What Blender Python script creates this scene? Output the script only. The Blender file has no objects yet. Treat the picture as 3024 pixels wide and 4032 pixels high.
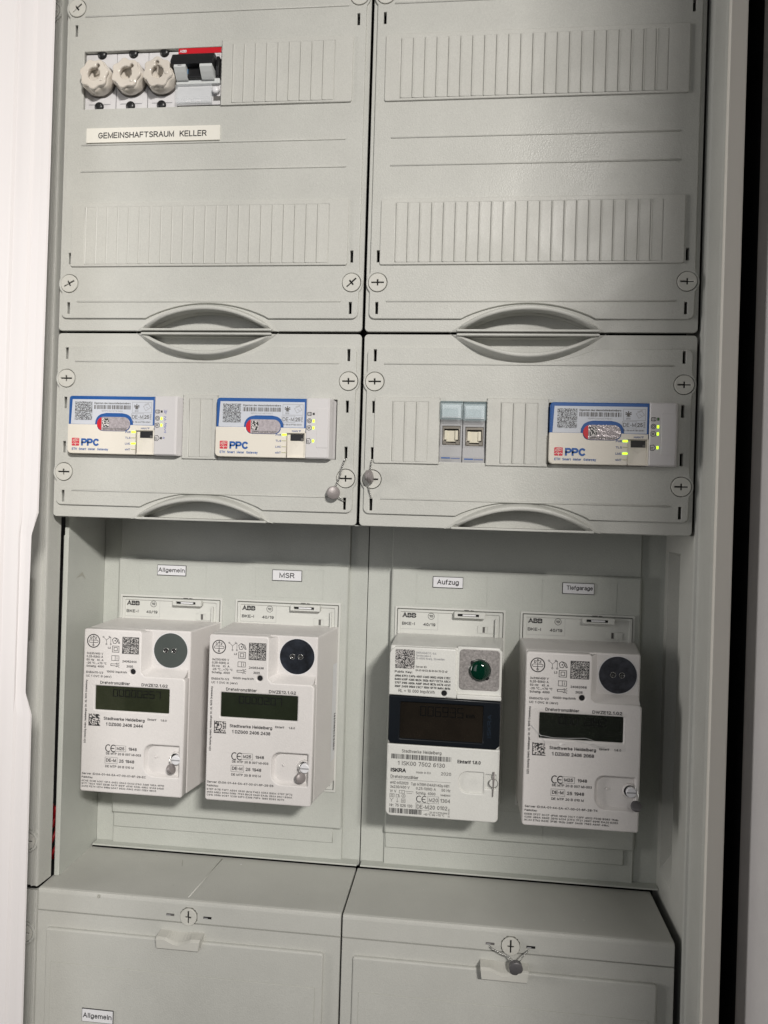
import bpy, bmesh, math, random
from mathutils import Vector, Matrix
random.seed(7)
S = 0.001                      # everything below is written in millimetres
sc = bpy.context.scene
COL = sc.collection
PI = math.pi

# ------------------------------------------------------------------ camera
CAM = (85.67, -588.42, -138.0); YAW, PITCH, ROLL, FPX = 0.1108, 0.0002, 0.0296, 3027.6
def cam_axes():
    r = Vector((math.cos(YAW), math.sin(YAW), 0)); f = Vector((-math.sin(YAW), math.cos(YAW), 0)); u = Vector((0, 0, 1))
    f2 = f*math.cos(PITCH) + u*math.sin(PITCH); u2 = u*math.cos(PITCH) - f*math.sin(PITCH)
    return r*math.cos(ROLL) + u2*math.sin(ROLL), f2, u2*math.cos(ROLL) - r*math.sin(ROLL)
r_, f_, u_ = cam_axes()
cd = bpy.data.cameras.new('camera'); cam = bpy.data.objects.new('camera', cd); COL.objects.link(cam)
m = Matrix(((r_.x, u_.x, -f_.x, CAM[0]*S), (r_.y, u_.y, -f_.y, CAM[1]*S), (r_.z, u_.z, -f_.z, CAM[2]*S), (0, 0, 0, 1)))
cam.matrix_world = m
cd.sensor_fit = 'VERTICAL'; cd.sensor_height = 36.0; cd.lens = 36.0*FPX/4032
cd.clip_start = 0.02; cd.clip_end = 20
sc.camera = cam

# ------------------------------------------------------------------ world, lamps, exposure
w = bpy.data.worlds.new('World'); sc.world = w; w.use_nodes = True
bg = w.node_tree.nodes['Background']; bg.inputs[0].default_value = (0.80, 0.84, 0.86, 1); bg.inputs[1].default_value = 0.035
def area(name, loc, target, size, sizey, power, col, spread=180):
    l = bpy.data.lights.new(name, 'AREA'); l.shape = 'RECTANGLE'; l.size = size*S; l.size_y = sizey*S
    l.energy = power; l.color = col; l.spread = math.radians(spread)
    o = bpy.data.objects.new(name, l); COL.objects.link(o); o.location = Vector(loc)*S
    o.rotation_euler = (Vector(target) - Vector(loc)).to_track_quat('-Z', 'Y').to_euler()
    return o
area('ceiling_lamp', (960, -2400, 950), (-400, 0, -150), 330, 150, 6.5, (1.0, 0.96, 0.912), 50)
area('added_bounce_fill', (-420, -1000, -50), (-420, 0, -200), 500, 900, 0.60, (0.97, 0.97, 1.0), 95)  # added fill, stands in for light thrown back from the left
area('added_wall_fill', (-2400, -800, 50), (287, -60, -50), 500, 1500, 2.3, (1.0, 0.96, 0.93), 50)  # added fill from far left, brightens the niche wall and front rim
sc.view_settings.view_transform = 'Standard'; sc.view_settings.look = 'None'
sc.view_settings.exposure = 0.0; sc.view_settings.gamma = 1.0

# ------------------------------------------------------------------ materials
MATS = {}
def mat(name, col, rough=0.45, metal=0.0, bump=0.0, bscale=900, var=0.0, vscale=25, emit=None, es=0, trans=0, alpha=1, spec=0.5, coat=0, ior=1.45, grain=0):
    if name in MATS: return MATS[name]
    mt = bpy.data.materials.new(name); mt.use_nodes = True; nt = mt.node_tree; b = nt.nodes['Principled BSDF']
    b.inputs['Base Color'].default_value = (*col, 1); b.inputs['Roughness'].default_value = rough; b.inputs['Metallic'].default_value = metal
    b.inputs['Specular IOR Level'].default_value = spec; b.inputs['IOR'].default_value = ior
    b.inputs['Transmission Weight'].default_value = trans; b.inputs['Alpha'].default_value = alpha; b.inputs['Coat Weight'].default_value = coat
    if emit: b.inputs['Emission Color'].default_value = (*emit, 1); b.inputs['Emission Strength'].default_value = es
    tc = nt.nodes.new('ShaderNodeTexCoord')
    geo = nt.nodes.new('ShaderNodeNewGeometry')
    if bump:
        n = nt.nodes.new('ShaderNodeTexNoise'); n.inputs['Scale'].default_value = bscale; n.inputs['Detail'].default_value = 3
        nt.links.new(geo.outputs['Position'], n.inputs['Vector'])
        bp = nt.nodes.new('ShaderNodeBump'); bp.inputs['Strength'].default_value = bump; bp.inputs['Distance'].default_value = 0.0004
        nt.links.new(n.outputs['Fac'], bp.inputs['Height']); nt.links.new(bp.outputs['Normal'], b.inputs['Normal'])
    if var:
        n = nt.nodes.new('ShaderNodeTexNoise'); n.inputs['Scale'].default_value = vscale; n.inputs['Detail'].default_value = 6; n.inputs['Roughness'].default_value = 0.65
        nt.links.new(geo.outputs['Position'], n.inputs['Vector'])
        cr = nt.nodes.new('ShaderNodeValToRGB'); e = cr.color_ramp.elements
        e[0].position = 0.3; e[1].position = 0.7
        e[0].color = (*[c*(1-var) for c in col], 1); e[1].color = (*[min(1, c*(1+var)) for c in col], 1)
        nt.links.new(n.outputs['Fac'], cr.inputs['Fac']); nt.links.new(cr.outputs['Color'], b.inputs['Base Color'])
        if grain:      # moulded pore texture and handling smudges
            n2 = nt.nodes.new('ShaderNodeTexNoise'); n2.inputs['Scale'].default_value = 1300; n2.inputs['Detail'].default_value = 2
            nt.links.new(geo.outputs['Position'], n2.inputs['Vector'])
            mr = nt.nodes.new('ShaderNodeMapRange'); mr.inputs['From Min'].default_value = 0.3; mr.inputs['From Max'].default_value = 0.7
            mr.inputs['To Min'].default_value = 1-grain; mr.inputs['To Max'].default_value = 1+grain
            nt.links.new(n2.outputs['Fac'], mr.inputs['Value'])
            mx = nt.nodes.new('ShaderNodeVectorMath'); mx.operation = 'SCALE'
            nt.links.new(cr.outputs['Color'], mx.inputs[0]); nt.links.new(mr.outputs['Result'], mx.inputs['Scale'])
            nt.links.new(mx.outputs[0], b.inputs['Base Color'])
            n3 = nt.nodes.new('ShaderNodeTexNoise'); n3.inputs['Scale'].default_value = 14; n3.inputs['Detail'].default_value = 7; n3.inputs['Distortion'].default_value = 1.2
            nt.links.new(geo.outputs['Position'], n3.inputs['Vector'])
            m3_ = nt.nodes.new('ShaderNodeMapRange'); m3_.inputs['From Min'].default_value = 0.35; m3_.inputs['From Max'].default_value = 0.7
            m3_.inputs['To Min'].default_value = rough-0.10; m3_.inputs['To Max'].default_value = rough+0.16
            nt.links.new(n3.outputs['Fac'], m3_.inputs['Value']); nt.links.new(m3_.outputs['Result'], b.inputs['Roughness'])
    MATS[name] = mt
    return mt
GREY = mat('grey_plastic', (0.500, 0.502, 0.467), 0.42, bump=0.5, var=0.035, grain=0.05)
GREYS = mat('grey_plastic_strip', (0.515, 0.514, 0.477), 0.45, bump=0.4, var=0.03, grain=0.05)
WELL = mat('well_grey_plastic', (0.51, 0.525, 0.485), 0.45, bump=0.4, var=0.035, grain=0.05)
SCREWM = mat('screw_plastic', (0.56, 0.555, 0.51), 0.4, bump=0.2)
BASEW = mat('base_white_plastic', (0.62, 0.625, 0.59), 0.45, bump=0.15)
METERW = mat('meter_white_plastic', (0.71, 0.685, 0.665), 0.42, bump=0.4, var=0.02, grain=0.03)
METER2 = mat('meter_pale_plastic', (0.67, 0.67, 0.635), 0.38, bump=0.3, var=0.02, grain=0.03)
MTOP = METERW
DEVW = mat('device_white_plastic', (0.62, 0.61, 0.615), 0.4, bump=0.15)
CREAM = mat('cream_plastic', (0.72, 0.68, 0.60), 0.4, bump=0.15)
ADAPT = mat('adapter_grey_plastic', (0.60, 0.585, 0.585), 0.42, bump=0.2)
BLUE = mat('blue_plastic', (0.012, 0.085, 0.30), 0.35)
FILM = mat('blue_white_label', (0.56, 0.585, 0.635), 0.4)
RED = mat('red_print', (0.55, 0.01, 0.02), 0.4)
BLUEP = mat('blue_print', (0.02, 0.10, 0.34), 0.5)
BLUET = mat('blue_small_print', (0.12, 0.16, 0.32), 0.5)
INK = mat('black_print', (0.018, 0.017, 0.019), 0.55)
INKG = mat('grey_print', (0.11, 0.105, 0.10), 0.55)
INKL = mat('light_grey_print', (0.32, 0.32, 0.33), 0.55)
BLACK = mat('black_plastic', (0.012, 0.012, 0.013), 0.35)
VOID = mat('dark_interior', (0.006, 0.006, 0.006), 0.9)
LABW = mat('label_white', (0.74, 0.74, 0.76), 0.35)
LABY = mat('label_cream', (0.76, 0.74, 0.67), 0.45)
PORC = mat('porcelain', (0.66, 0.61, 0.54), 0.12, var=0.03, vscale=60, coat=0.6)
LCDG = mat('lcd_glass_green', (0.016, 0.021, 0.011), 0.16, var=0.25, vscale=30)
LCDB = mat('lcd_glass_brown', (0.014, 0.011, 0.008), 0.16, var=0.3, vscale=30)
LCDD = mat('lcd_digit', (0.001, 0.001, 0.001), 0.3)
NAVY = mat('dark_blue_bezel', (0.006, 0.008, 0.011), 0.34, spec=0.3)
STEEL = mat('wire_steel', (0.55, 0.55, 0.53), 0.3, metal=1.0)
FOIL = mat('grey_foil', (0.33, 0.31, 0.30), 0.4, metal=0.35, bump=0.5, bscale=1500, var=0.35, vscale=500)
SEALM = mat('seal_lead', (0.27, 0.245, 0.24), 0.42, metal=0.25, bump=0.3)
SEALD = mat('seal_dark', (0.13, 0.125, 0.13), 0.4, metal=0.3, bump=0.3)
DOORW = mat('white_powder_coat', (0.76, 0.73, 0.725), 0.2, bump=0.1, bscale=500)
FLANGE = mat('warm_grey_powder_coat', (0.80, 0.77, 0.70), 0.35, bump=0.1)
WALLM = mat('plaster_wall', (0.70, 0.68, 0.675), 0.8, bump=0.6, bscale=400, var=0.05, vscale=12)
LEDY = mat('led_yellow_green', (0.5, 0.9, 0.05), 0.4, emit=(0.55, 1.0, 0.02), es=1.6)
LEDO = mat('led_off', (0.50, 0.50, 0.33), 0.4)
LEDD = mat('led_dark_green', (0.05, 0.13, 0.04), 0.4)
DISCG = mat('disc_plain_metal', (0.105, 0.12, 0.11), 0.36, metal=0.5)
DISCN = mat('disc_smudged_metal', (0.016, 0.019, 0.026), 0.3, metal=0.4, var=0.95, vscale=90)
DISCS = mat('disc_slate_metal', (0.055, 0.058, 0.07), 0.35, metal=0.4, var=0.5, vscale=130)
GREENL = mat('green_lens', (0.0, 0.022, 0.011), 0.08, coat=0.8)
TOGGLE = mat('toggle_grey', (0.60, 0.62, 0.615), 0.4)
REDW = mat('red_wire', (0.45, 0.01, 0.015), 0.4)
SHUT = mat('ivory_shutter', (0.66, 0.62, 0.50), 0.4)
JACKM = mat('jack_metal', (0.24, 0.22, 0.19), 0.35, metal=0.6)
JACKB = mat('socket_grey_plastic', (0.36, 0.36, 0.365), 0.42, bump=0.2)
CLEAR = mat('clear_plastic', (0.85, 0.88, 0.90), 0.06, alpha=0.22, spec=1.0)
AQUA = mat('aqua_clear_plastic', (0.55, 0.69, 0.72), 0.08, alpha=0.22, spec=1.0)
TAPE = mat('clear_tape', (0.15, 0.15, 0.15), 0.12, alpha=0.05, spec=1.0, bump=0.9, bscale=90)
SCUFF = mat('scuff_mark', (0.60, 0.60, 0.56), 0.6)
SCUFFD = mat('scuff_mark_dark', (0.36, 0.36, 0.32), 0.6)

def speckle(name, cell, a, b, thr=0.5, solid=None):
    """random square cells: a printed code patch"""
    mt = bpy.data.materials.new(name); mt.use_nodes = True; nt = mt.node_tree; p = nt.nodes['Principled BSDF']; p.inputs['Roughness'].default_value = 0.5
    g = nt.nodes.new('ShaderNodeNewGeometry'); sn = nt.nodes.new('ShaderNodeVectorMath'); sn.operation = 'SNAP'; sn.inputs[1].default_value = (cell*S, 1, cell*S)
    wn = nt.nodes.new('ShaderNodeTexWhiteNoise'); wn.noise_dimensions = '3D'
    nt.links.new(g.outputs['Position'], sn.inputs[0]); nt.links.new(sn.outputs[0], wn.inputs['Vector'])
    cr = nt.nodes.new('ShaderNodeValToRGB'); cr.color_ramp.interpolation = 'CONSTANT'; e = cr.color_ramp.elements
    e[0].position = 0; e[0].color = (*a, 1); e[1].position = thr; e[1].color = (*b, 1)
    nt.links.new(wn.outputs['Value'], cr.inputs['Fac']); nt.links.new(cr.outputs['Color'], p.inputs['Base Color'])
    return mt
CODEM = speckle('printed_code_cells', 0.42, (0.03, 0.03, 0.03), (0.55, 0.53, 0.51), 0.56)
CODEB = speckle('printed_code_cells_blue', 0.42, (0.10, 0.10, 0.11), (0.50, 0.53, 0.56), 0.55)
CODEL = speckle('printed_code_cells_coarse', 0.72, (0.03, 0.03, 0.03), (0.66, 0.63, 0.61), 0.55)

# ------------------------------------------------------------------ helpers
def thing(name, label, cat, loc=(0, 0, 0), group=None):
    o = bpy.data.objects.new(name, None); COL.objects.link(o); o.location = Vector(loc)*S
    o.empty_display_size = 0.01
    o['label'] = label; o['category'] = cat
    if group: o['group'] = group
    return o
def tag(o, label, cat, group=None):
    o['label'] = label; o['category'] = cat
    if group: o['group'] = group
    return o
def link(name, me, mt, parent=None, loc=(0, 0, 0)):
    o = bpy.data.objects.new(name, me); COL.objects.link(o)
    if mt is not None and not me.materials: me.materials.append(mt)
    o.location = Vector(loc)*S
    if parent is not None: o.parent = parent
    return o
def mesh(verts, faces, smooth=False, name='shape'):
    me = bpy.data.meshes.new(name); me.from_pydata([(v[0]*S, v[1]*S, v[2]*S) for v in verts], [], faces); me.update()
    bm = bmesh.new(); bm.from_mesh(me); bmesh.ops.recalc_face_normals(bm, faces=bm.faces); bm.to_mesh(me); bm.free()
    if smooth: me.shade_smooth()
    return me
def obj(name, verts, faces, mt, parent=None, smooth=False, loc=(0, 0, 0)):
    return link(name, mesh(verts, faces, smooth, name), mt, parent, loc)
def boxmesh(x0, x1, y0, y1, z0, z1, bev=0.0, seg=2):
    bm = bmesh.new()
    bmesh.ops.create_cube(bm, size=1.0, matrix=Matrix.Translation(Vector(((x0+x1)/2, (y0+y1)/2, (z0+z1)/2))*S) @ Matrix.Diagonal((abs(x1-x0)*S, abs(y1-y0)*S, abs(z1-z0)*S, 1)))
    if bev: bmesh.ops.bevel(bm, geom=list(bm.edges), offset=bev*S, segments=seg, profile=0.5, affect='EDGES')
    me = bpy.data.meshes.new('box'); bm.to_mesh(me); bm.free()
    return me
def box(name, x0, x1, y0, y1, z0, z1, mt, parent=None, bev=0.0, seg=2):
    return link(name, boxmesh(x0, x1, y0, y1, z0, z1, bev, seg), mt, parent)
DG = None
def eval_mesh(cu):
    o = bpy.data.objects.new('tmp', cu); COL.objects.link(o)
    dg = bpy.context.evaluated_depsgraph_get(); dg.update()
    me = bpy.data.meshes.new_from_object(o.evaluated_get(dg))
    bpy.data.objects.remove(o); bpy.data.curves.remove(cu)
    return me
ROT = Matrix.Rotation(PI/2, 4, 'X')
def platemesh(loops, yf, yb, bev=0.0, res=1):
    """flat plate in the XZ plane with holes; loops[0] is the outline"""
    cu = bpy.data.curves.new('c', 'CURVE'); cu.dimensions = '2D'; cu.fill_mode = 'BOTH'
    for lp in loops:
        s = cu.splines.new('POLY'); s.points.add(len(lp)-1); s.use_cyclic_u = True
        for i, p in enumerate(lp): s.points[i].co = (p[0], p[1], 0, 1)
    h = (yb-yf)/2
    cu.bevel_depth = bev; cu.bevel_resolution = res; cu.extrude = max(0, h-bev); cu.offset = -bev
    me = eval_mesh(cu)
    me.transform(Matrix.Scale(S, 4) @ Matrix.Translation((0, (yf+yb)/2, 0)) @ ROT)
    me.update()
    return me
def plate(name, loops, yf, yb, mt, parent=None, bev=0.0, res=1):
    me = platemesh(loops, yf, yb, bev, res); me.name = name; me.materials.clear(); me.materials.append(mt)
    return link(name, me, mt, parent)
def join(name, meshes, mt, parent=None, smooth=False):
    bm = bmesh.new()
    for me in meshes: bm.from_mesh(me)
    me = bpy.data.meshes.new(name); bm.to_mesh(me); bm.free()
    for q in meshes: bpy.data.meshes.remove(q)
    me.materials.append(mt)
    if smooth: me.shade_smooth()
    return link(name, me, mt, parent)
def rect(x0, z0, x1, z1): return [(x0, z0), (x1, z0), (x1, z1), (x0, z1)]
def rrect(x0, z0, x1, z1, r, n=5):
    if not isinstance(r, (tuple, list)): r = (r,)*4
    out = []
    for (cx, cz, a, rr) in ((x1-r[0], z0+r[0], -90, r[0]), (x1-r[1], z1-r[1], 0, r[1]), (x0+r[2], z1-r[2], 90, r[2]), (x0+r[3], z0+r[3], 180, r[3])):
        for i in range(n+1):
            t = math.radians(a + 90*i/n); out.append((cx+rr*math.cos(t), cz+rr*math.sin(t)))
    return out
def circ(cx, cz, r, n=32, a0=0): return [(cx+r*math.cos(a0+2*PI*i/n), cz+r*math.sin(a0+2*PI*i/n)) for i in range(n)]
def arcpts(x0, z0, x1, z1, top, n=16):
    """arc from (x0,z0) to (x1,z1) whose middle lies at z=top"""
    out = []
    for i in range(n+1):
        t = i/n; u = 2*t-1; out.append((x0+(x1-x0)*t, z0+(z1-z0)*t + (top-(z0+z1)/2)*(1-abs(u)**2.05)))
    return out
def lathemesh(prof, c=(0, 0), n=32, rfun=None):
    """prof: list of (y, r) turned about the y axis through (x,z)=c"""
    v = []; f = []
    for (y, r) in prof:
        for i in range(n):
            a = 2*PI*i/n; rr = r if rfun is None else rfun(y, r, a)
            v.append((c[0]+rr*math.cos(a), y, c[1]+rr*math.sin(a)))
    for k in range(len(prof)-1):
        for i in range(n): f.append((k*n+i, k*n+(i+1) % n, (k+1)*n+(i+1) % n, (k+1)*n+i))
    f.append(tuple(range(n))); f.append(tuple((len(prof)-1)*n+i for i in range(n))[::-1])
    return mesh(v, f, True)
def lathe(name, prof, c, mt, parent=None, n=32, rfun=None, sharp=None):
    me = lathemesh(prof, c, n, rfun)
    if sharp: me.set_sharp_from_angle(angle=math.radians(sharp))
    return link(name, me, mt, parent)
def tubemesh(pts, r, n=7):
    pts = [Vector(p) for p in pts]; v = []; f = []
    up = Vector((0, 0, 1))
    for i, p in enumerate(pts):
        t = (pts[min(i+1, len(pts)-1)] - pts[max(i-1, 0)]).normalized()
        a = t.cross(up); a = a.normalized() if a.length > 1e-3 else Vector((1, 0, 0)); b = t.cross(a).normalized()
        rr = r[i] if isinstance(r, list) else r
        for k in range(n):
            th = 2*PI*k/n; v.append(tuple(p + a*rr*math.cos(th) + b*rr*math.sin(th)))
    for i in range(len(pts)-1):
        for k in range(n): f.append((i*n+k, i*n+(k+1) % n, (i+1)*n+(k+1) % n, (i+1)*n+k))
    f.append(tuple(range(n))); f.append(tuple((len(pts)-1)*n+k for k in range(n))[::-1])
    return mesh(v, f, True)
def tube(name, pts, r, mt, parent=None, n=7): return link(name, tubemesh(pts, r, n), mt, parent)
def twisted(name, pts, mt, parent=None, pitch=2.4, rad=0.36, r=0.30):
    """two strands of sealing wire twisted round each other"""
    P = [Vector(p) for p in pts]; seg = []; L = 0
    for a, b in zip(P, P[1:]):
        n = max(2, int((b-a).length/0.35))
        for i in range(n): seg.append(a.lerp(b, i/n))
    seg.append(P[-1]); out = []
    for ph in (0, PI):
        q = []; d = 0
        for i, p in enumerate(seg):
            if i: d += (seg[i]-seg[i-1]).length
            t = (seg[min(i+1, len(seg)-1)]-seg[max(0, i-1)]).normalized(); a = t.cross(Vector((0, 1, 0.01))).normalized(); b = t.cross(a)
            th = 2*PI*d/pitch + ph; q.append(p + a*rad*math.cos(th) + b*rad*math.sin(th))
        out.append(tubemesh(q, r, 5))
    return join(name, out, mt, parent, True)
# ---- lettering: a plain sans drawn as monoline strokes, capital height 7, lower case 5
def _arc(cx, cy, rx, ry, a0, a1):
    n = max(4, int(abs(a1-a0)/22)); return [(cx+rx*math.cos(math.radians(a0+(a1-a0)*i/n)), cy+ry*math.sin(math.radians(a0+(a1-a0)*i/n))) for i in range(n+1)]
GLY = {
 'A': (5.6, '0,0 2.8,7 5.6,0|1,2.4 4.6,2.4'), 'B': (4.8, '0,0 0,7 2.8,7 @2.8,5.3,1.8,1.7,90,-90 0,3.6|0,3.6 2.9,3.6 @2.9,1.8,1.9,1.8,90,-90 0,0'),
 'C': (5.2, '@2.8,3.5,2.7,3.5,45,315'), 'D': (5.2, '0,0 0,7 2,7 @2,3.5,3.1,3.5,90,-90 0,0'), 'E': (4.4, '4.4,0 0,0 0,7 4.3,7|0,3.6 4,3.6'), 'F': (4.2, '0,0 0,7 4.2,7|0,3.6 3.7,3.6'),
 'G': (5.6, '@2.8,3.5,2.7,3.5,45,335 5.4,3.3 3,3.3'), 'H': (5, '0,0 0,7|5,0 5,7|0,3.6 5,3.6'), 'I': (0.6, '0.3,0 0.3,7'), 'J': (3.4, '3.4,7 3.4,2 @1.7,2,1.7,2,0,-180'),
 'K': (4.8, '0,0 0,7|4.6,7 0,2.7|1.7,4.2 4.8,0'), 'L': (3.9, '0,7 0,0 3.9,0'), 'M': (6, '0,0 0,7 3,0.6 6,7 6,0'), 'N': (5, '0,0 0,7 5,0 5,7'), 'O': (5.8, '@2.9,3.5,2.8,3.5,90,450'),
 'P': (4.7, '0,0 0,7 2.8,7 @2.8,5.1,1.9,1.9,90,-90 0,3.2'), 'Q': (5.8, '@2.9,3.5,2.8,3.5,90,450|3.4,1.6 5.6,-0.3'), 'R': (4.9, '0,0 0,7 2.8,7 @2.8,5.2,1.9,1.8,90,-90 0,3.4|2.8,3.4 4.9,0'),
 'S': (4.6, '@2.3,5.2,2,1.8,25,200 @2.4,1.8,2.2,1.8,65,-155'), 'T': (5, '0,7 5,7|2.5,7 2.5,0'), 'U': (5, '0,7 0,2.4 @2.5,2.4,2.5,2.4,180,360 5,7'), 'V': (5.4, '0,7 2.7,0 5.4,7'),
 'W': (8, '0,7 2,0 4,6.6 6,0 8,7'), 'X': (5, '0,0 5,7|0,7 5,0'), 'Y': (5.2, '0,7 2.6,3.2 5.2,7|2.6,3.2 2.6,0'), 'Z': (4.8, '0.1,7 4.7,7 0,0 4.8,0'),
 'a': (4, '@2,4.1,1.7,1.1,160,0 3.8,0|3.8,3 @1.8,1.5,1.7,1.4,80,320 3.8,1.4'), 'b': (4.1, '0,0 0,7|@2,2.5,2,2.5,180,-180'), 'c': (3.8, '@2,2.5,1.9,2.5,45,315'), 'd': (4.1, '4,0 4,7|@2,2.5,2,2.5,0,360'),
 'e': (4, '0.1,2.6 3.9,2.6 @2,2.5,1.9,2.5,0,315'), 'f': (2.4, '0.8,0 0.8,5.6 @2.1,5.6,1.3,1.4,180,90|0,4.9 2.2,4.9'), 'g': (4.1, '@2,2.5,2,2.5,0,360|4,4.9 4,0 @2,0,2,1.9,0,-160'),
 'h': (3.9, '0,0 0,7|0,3 @1.9,3,1.9,2,180,0 3.8,0'), 'i': (0.6, '0.3,0 0.3,5|0.3,6.3 0.3,7'), 'j': (1, '0.6,5 0.6,-1.5 -0.2,-2|0.6,6.3 0.6,7'), 'k': (3.7, '0,0 0,7|3.5,5 0,1.9|1.2,3 3.7,0'), 'l': (0.6, '0.3,0 0.3,7'),
 'm': (6.4, '0,0 0,5|0,3.3 @1.6,3.3,1.6,1.7,180,0 3.2,0|3.2,3.3 @4.8,3.3,1.6,1.7,180,0 6.4,0'), 'n': (3.8, '0,0 0,5|0,3 @1.9,3,1.9,2,180,0 3.8,0'), 'o': (4.2, '@2.1,2.5,2,2.5,90,450'),
 'p': (4.1, '0,-1.9 0,5|@2,2.5,2,2.5,180,-180'), 'q': (4.1, '4,-1.9 4,5|@2,2.5,2,2.5,0,360'), 'r': (2.4, '0,0 0,5|0,3.2 @1.9,3,1.9,2,180,80'), 's': (3.6, '@1.8,3.7,1.5,1.3,25,200 @1.8,1.3,1.7,1.3,65,-155'),
 't': (2.2, '0.9,6.4 0.9,1 1.3,0.1 2.2,0.1|0,4.9 2.1,4.9'), 'u': (3.8, '0,5 0,2 @1.9,2,1.9,2,180,360 3.8,2|3.8,5 3.8,0'), 'v': (3.8, '0,5 1.9,0 3.8,5'), 'w': (5.8, '0,5 1.4,0 2.9,4.8 4.4,0 5.8,5'),
 'x': (3.8, '0,0 3.8,5|0,5 3.8,0'), 'y': (3.8, '0,5 1.9,0.2|3.8,5 1.5,-1.7 0.4,-1.9'), 'z': (3.5, '0.1,5 3.4,5 0,0 3.5,0'),
 '0': (4.3, '@2.15,3.5,2.05,3.5,90,450'), '1': (2.6, '0.2,5.4 2.2,7 2.2,0'), '2': (4.3, '@2.1,5,1.9,2,165,-35 0,0 4.3,0'), '3': (4.3, '@2.1,5.3,1.8,1.7,150,-90 @2.1,1.8,2,1.8,90,-155'),
 '4': (4.5, '3.4,0 3.4,7 0,2.2 4.5,2.2'), '5': (4.3, '4,7 0.9,7 0.4,3.6 @2.1,2.2,2.1,2.2,130,-155'), '6': (4.3, '3.9,6.2 @2.2,4.2,2.1,2.8,60,180 0.1,2.2 @2.15,2.2,2.05,2.1,180,-180'), '7': (4.3, '0,7 4.3,7 1.5,0'),
 '8': (4.3, '@2.15,5.3,1.8,1.7,90,450|@2.15,1.8,2.05,1.8,90,450'), '9': (4.3, '0.4,0.8 @2.1,2.8,2.1,2.8,-120,0 4.2,4.8 @2.15,4.8,2.05,2.1,0,360'),
 '.': (0.7, '0.3,0 0.3,0.7'), ',': (0.8, '0.5,0.7 0.1,-1'), ':': (0.7, '0.3,0 0.3,0.7|0.3,4 0.3,4.7'), '-': (2.6, '0.2,2.8 2.4,2.8'), '+': (4.4, '0,3 4.4,3|2.2,0.8 2.2,5.2'), '/': (2.6, '0,-0.3 2.6,7.2'),
 '(': (1.8, '1.8,7.4 @2.6,2.9,2.4,4.6,150,210 1.8,-1.6'), ')': (1.8, '0,7.4 @-0.8,2.9,2.4,4.6,30,-30 0,-1.6'), '=': (4, '0,2.2 4,2.2|0,4.2 4,4.2'), '°': (2.2, '@1.1,6,1,1,0,360'), ' ': (1.6, ''),
}
GLY['ä'] = (4, GLY['a'][1] + '|1.1,6.2 1.1,6.8|2.9,6.2 2.9,6.8')
def _parse(d):
    out = []
    for st in d.split('|'):
        pl = []
        for tk in st.split():
            if tk[0] == '@': pl += _arc(*[float(v) for v in tk[1:].split(',')])
            else: pl.append(tuple(float(v) for v in tk.split(',')))
        q = []
        for pt in pl:
            if not q or math.hypot(pt[0]-q[-1][0], pt[1]-q[-1][1]) > 0.05: q.append(pt)
        if len(q) > 1: out.append(q)
    return out
GLY = {k: (v[0], _parse(v[1])) for k, v in GLY.items()}
def ribbon(V, F, ln, wd, y):
    """one flat mitred band along a polyline; appends to V, F as (x, y, z)"""
    n = len(ln); loop = math.hypot(ln[0][0]-ln[-1][0], ln[0][1]-ln[-1][1]) < 1e-6*1 + 0.004 and n > 2
    i0 = len(V); h = wd/2
    for i in range(n):
        if loop: a = ln[i-1] if i else ln[-2]; b = ln[(i+1)] if i < n-1 else ln[1]
        else: a = ln[max(0, i-1)]; b = ln[min(n-1, i+1)]
        p = ln[i]
        d1 = (p[0]-a[0], p[1]-a[1]); d2 = (b[0]-p[0], b[1]-p[1])
        l1 = math.hypot(*d1); l2 = math.hypot(*d2)
        if l1 < 1e-9: d1, l1 = d2, l2
        if l2 < 1e-9: d2, l2 = d1, l1
        d1 = (d1[0]/l1, d1[1]/l1); d2 = (d2[0]/l2, d2[1]/l2)
        nx, nz = -(d1[1]+d2[1]), (d1[0]+d2[0]); L = math.hypot(nx, nz) or 1e-6; nx /= L; nz /= L
        c = max(0.42, nx*-d1[1] + nz*d1[0]); k = h/c
        ex = ez = 0
        if not loop and i == 0: ex, ez = -d2[0]*h*0.8, -d2[1]*h*0.8
        if not loop and i == n-1: ex, ez = d1[0]*h*0.8, d1[1]*h*0.8
        V.append((p[0]+nx*k+ex, y, p[1]+nz*k+ez)); V.append((p[0]-nx*k+ex, y, p[1]-nz*k+ez))
    for i in range(n-1): F.append((i0+2*i, i0+2*i+1, i0+2*i+3, i0+2*i+2))
def text(s, x0, zb, width, caph, y, mt, parent=None, bold=0.0, vertical=False, mirror=False, name='printed_text', emb=0):
    """x0 left end, zb baseline, width and capital height in mm, lying on the plane y"""
    gap = 1.95; tot = sum(GLY[c][0] for c in s) + gap*(len(s)-1)
    wd = (0.98 + bold*22)*caph/7; sx = (width-wd)/tot; sz = (caph-wd)/7
    V = []; F = []; u = 0; k = 0
    for c in s:
        gw, pl = GLY[c]
        for ln in pl:
            q = [((u+px)*sx + wd/2, pz*sz + wd/2) for px, pz in ln]
            q = [(x0-b_, zb+a_) for a_, b_ in q] if vertical else [(x0+a_, zb+b_) for a_, b_ in q]
            ribbon(V, F, q, wd, y-0.012*(k % 3)); k += 1
        u += gw + gap
    return obj(name, V, F, mt, parent)
def strokes(name, lines, wd, y, mt, parent=None, closed=False, ox=0, oz=0, sc_=1.0):
    """line drawing made of thin flat ribbons"""
    V = []; F = []
    for k, ln in enumerate(lines): ribbon(V, F, list(ln), wd, y-0.012*(k % 4))
    return obj(name, V, F, mt, parent)
def closed(l): return list(l) + [l[0]]
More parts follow.
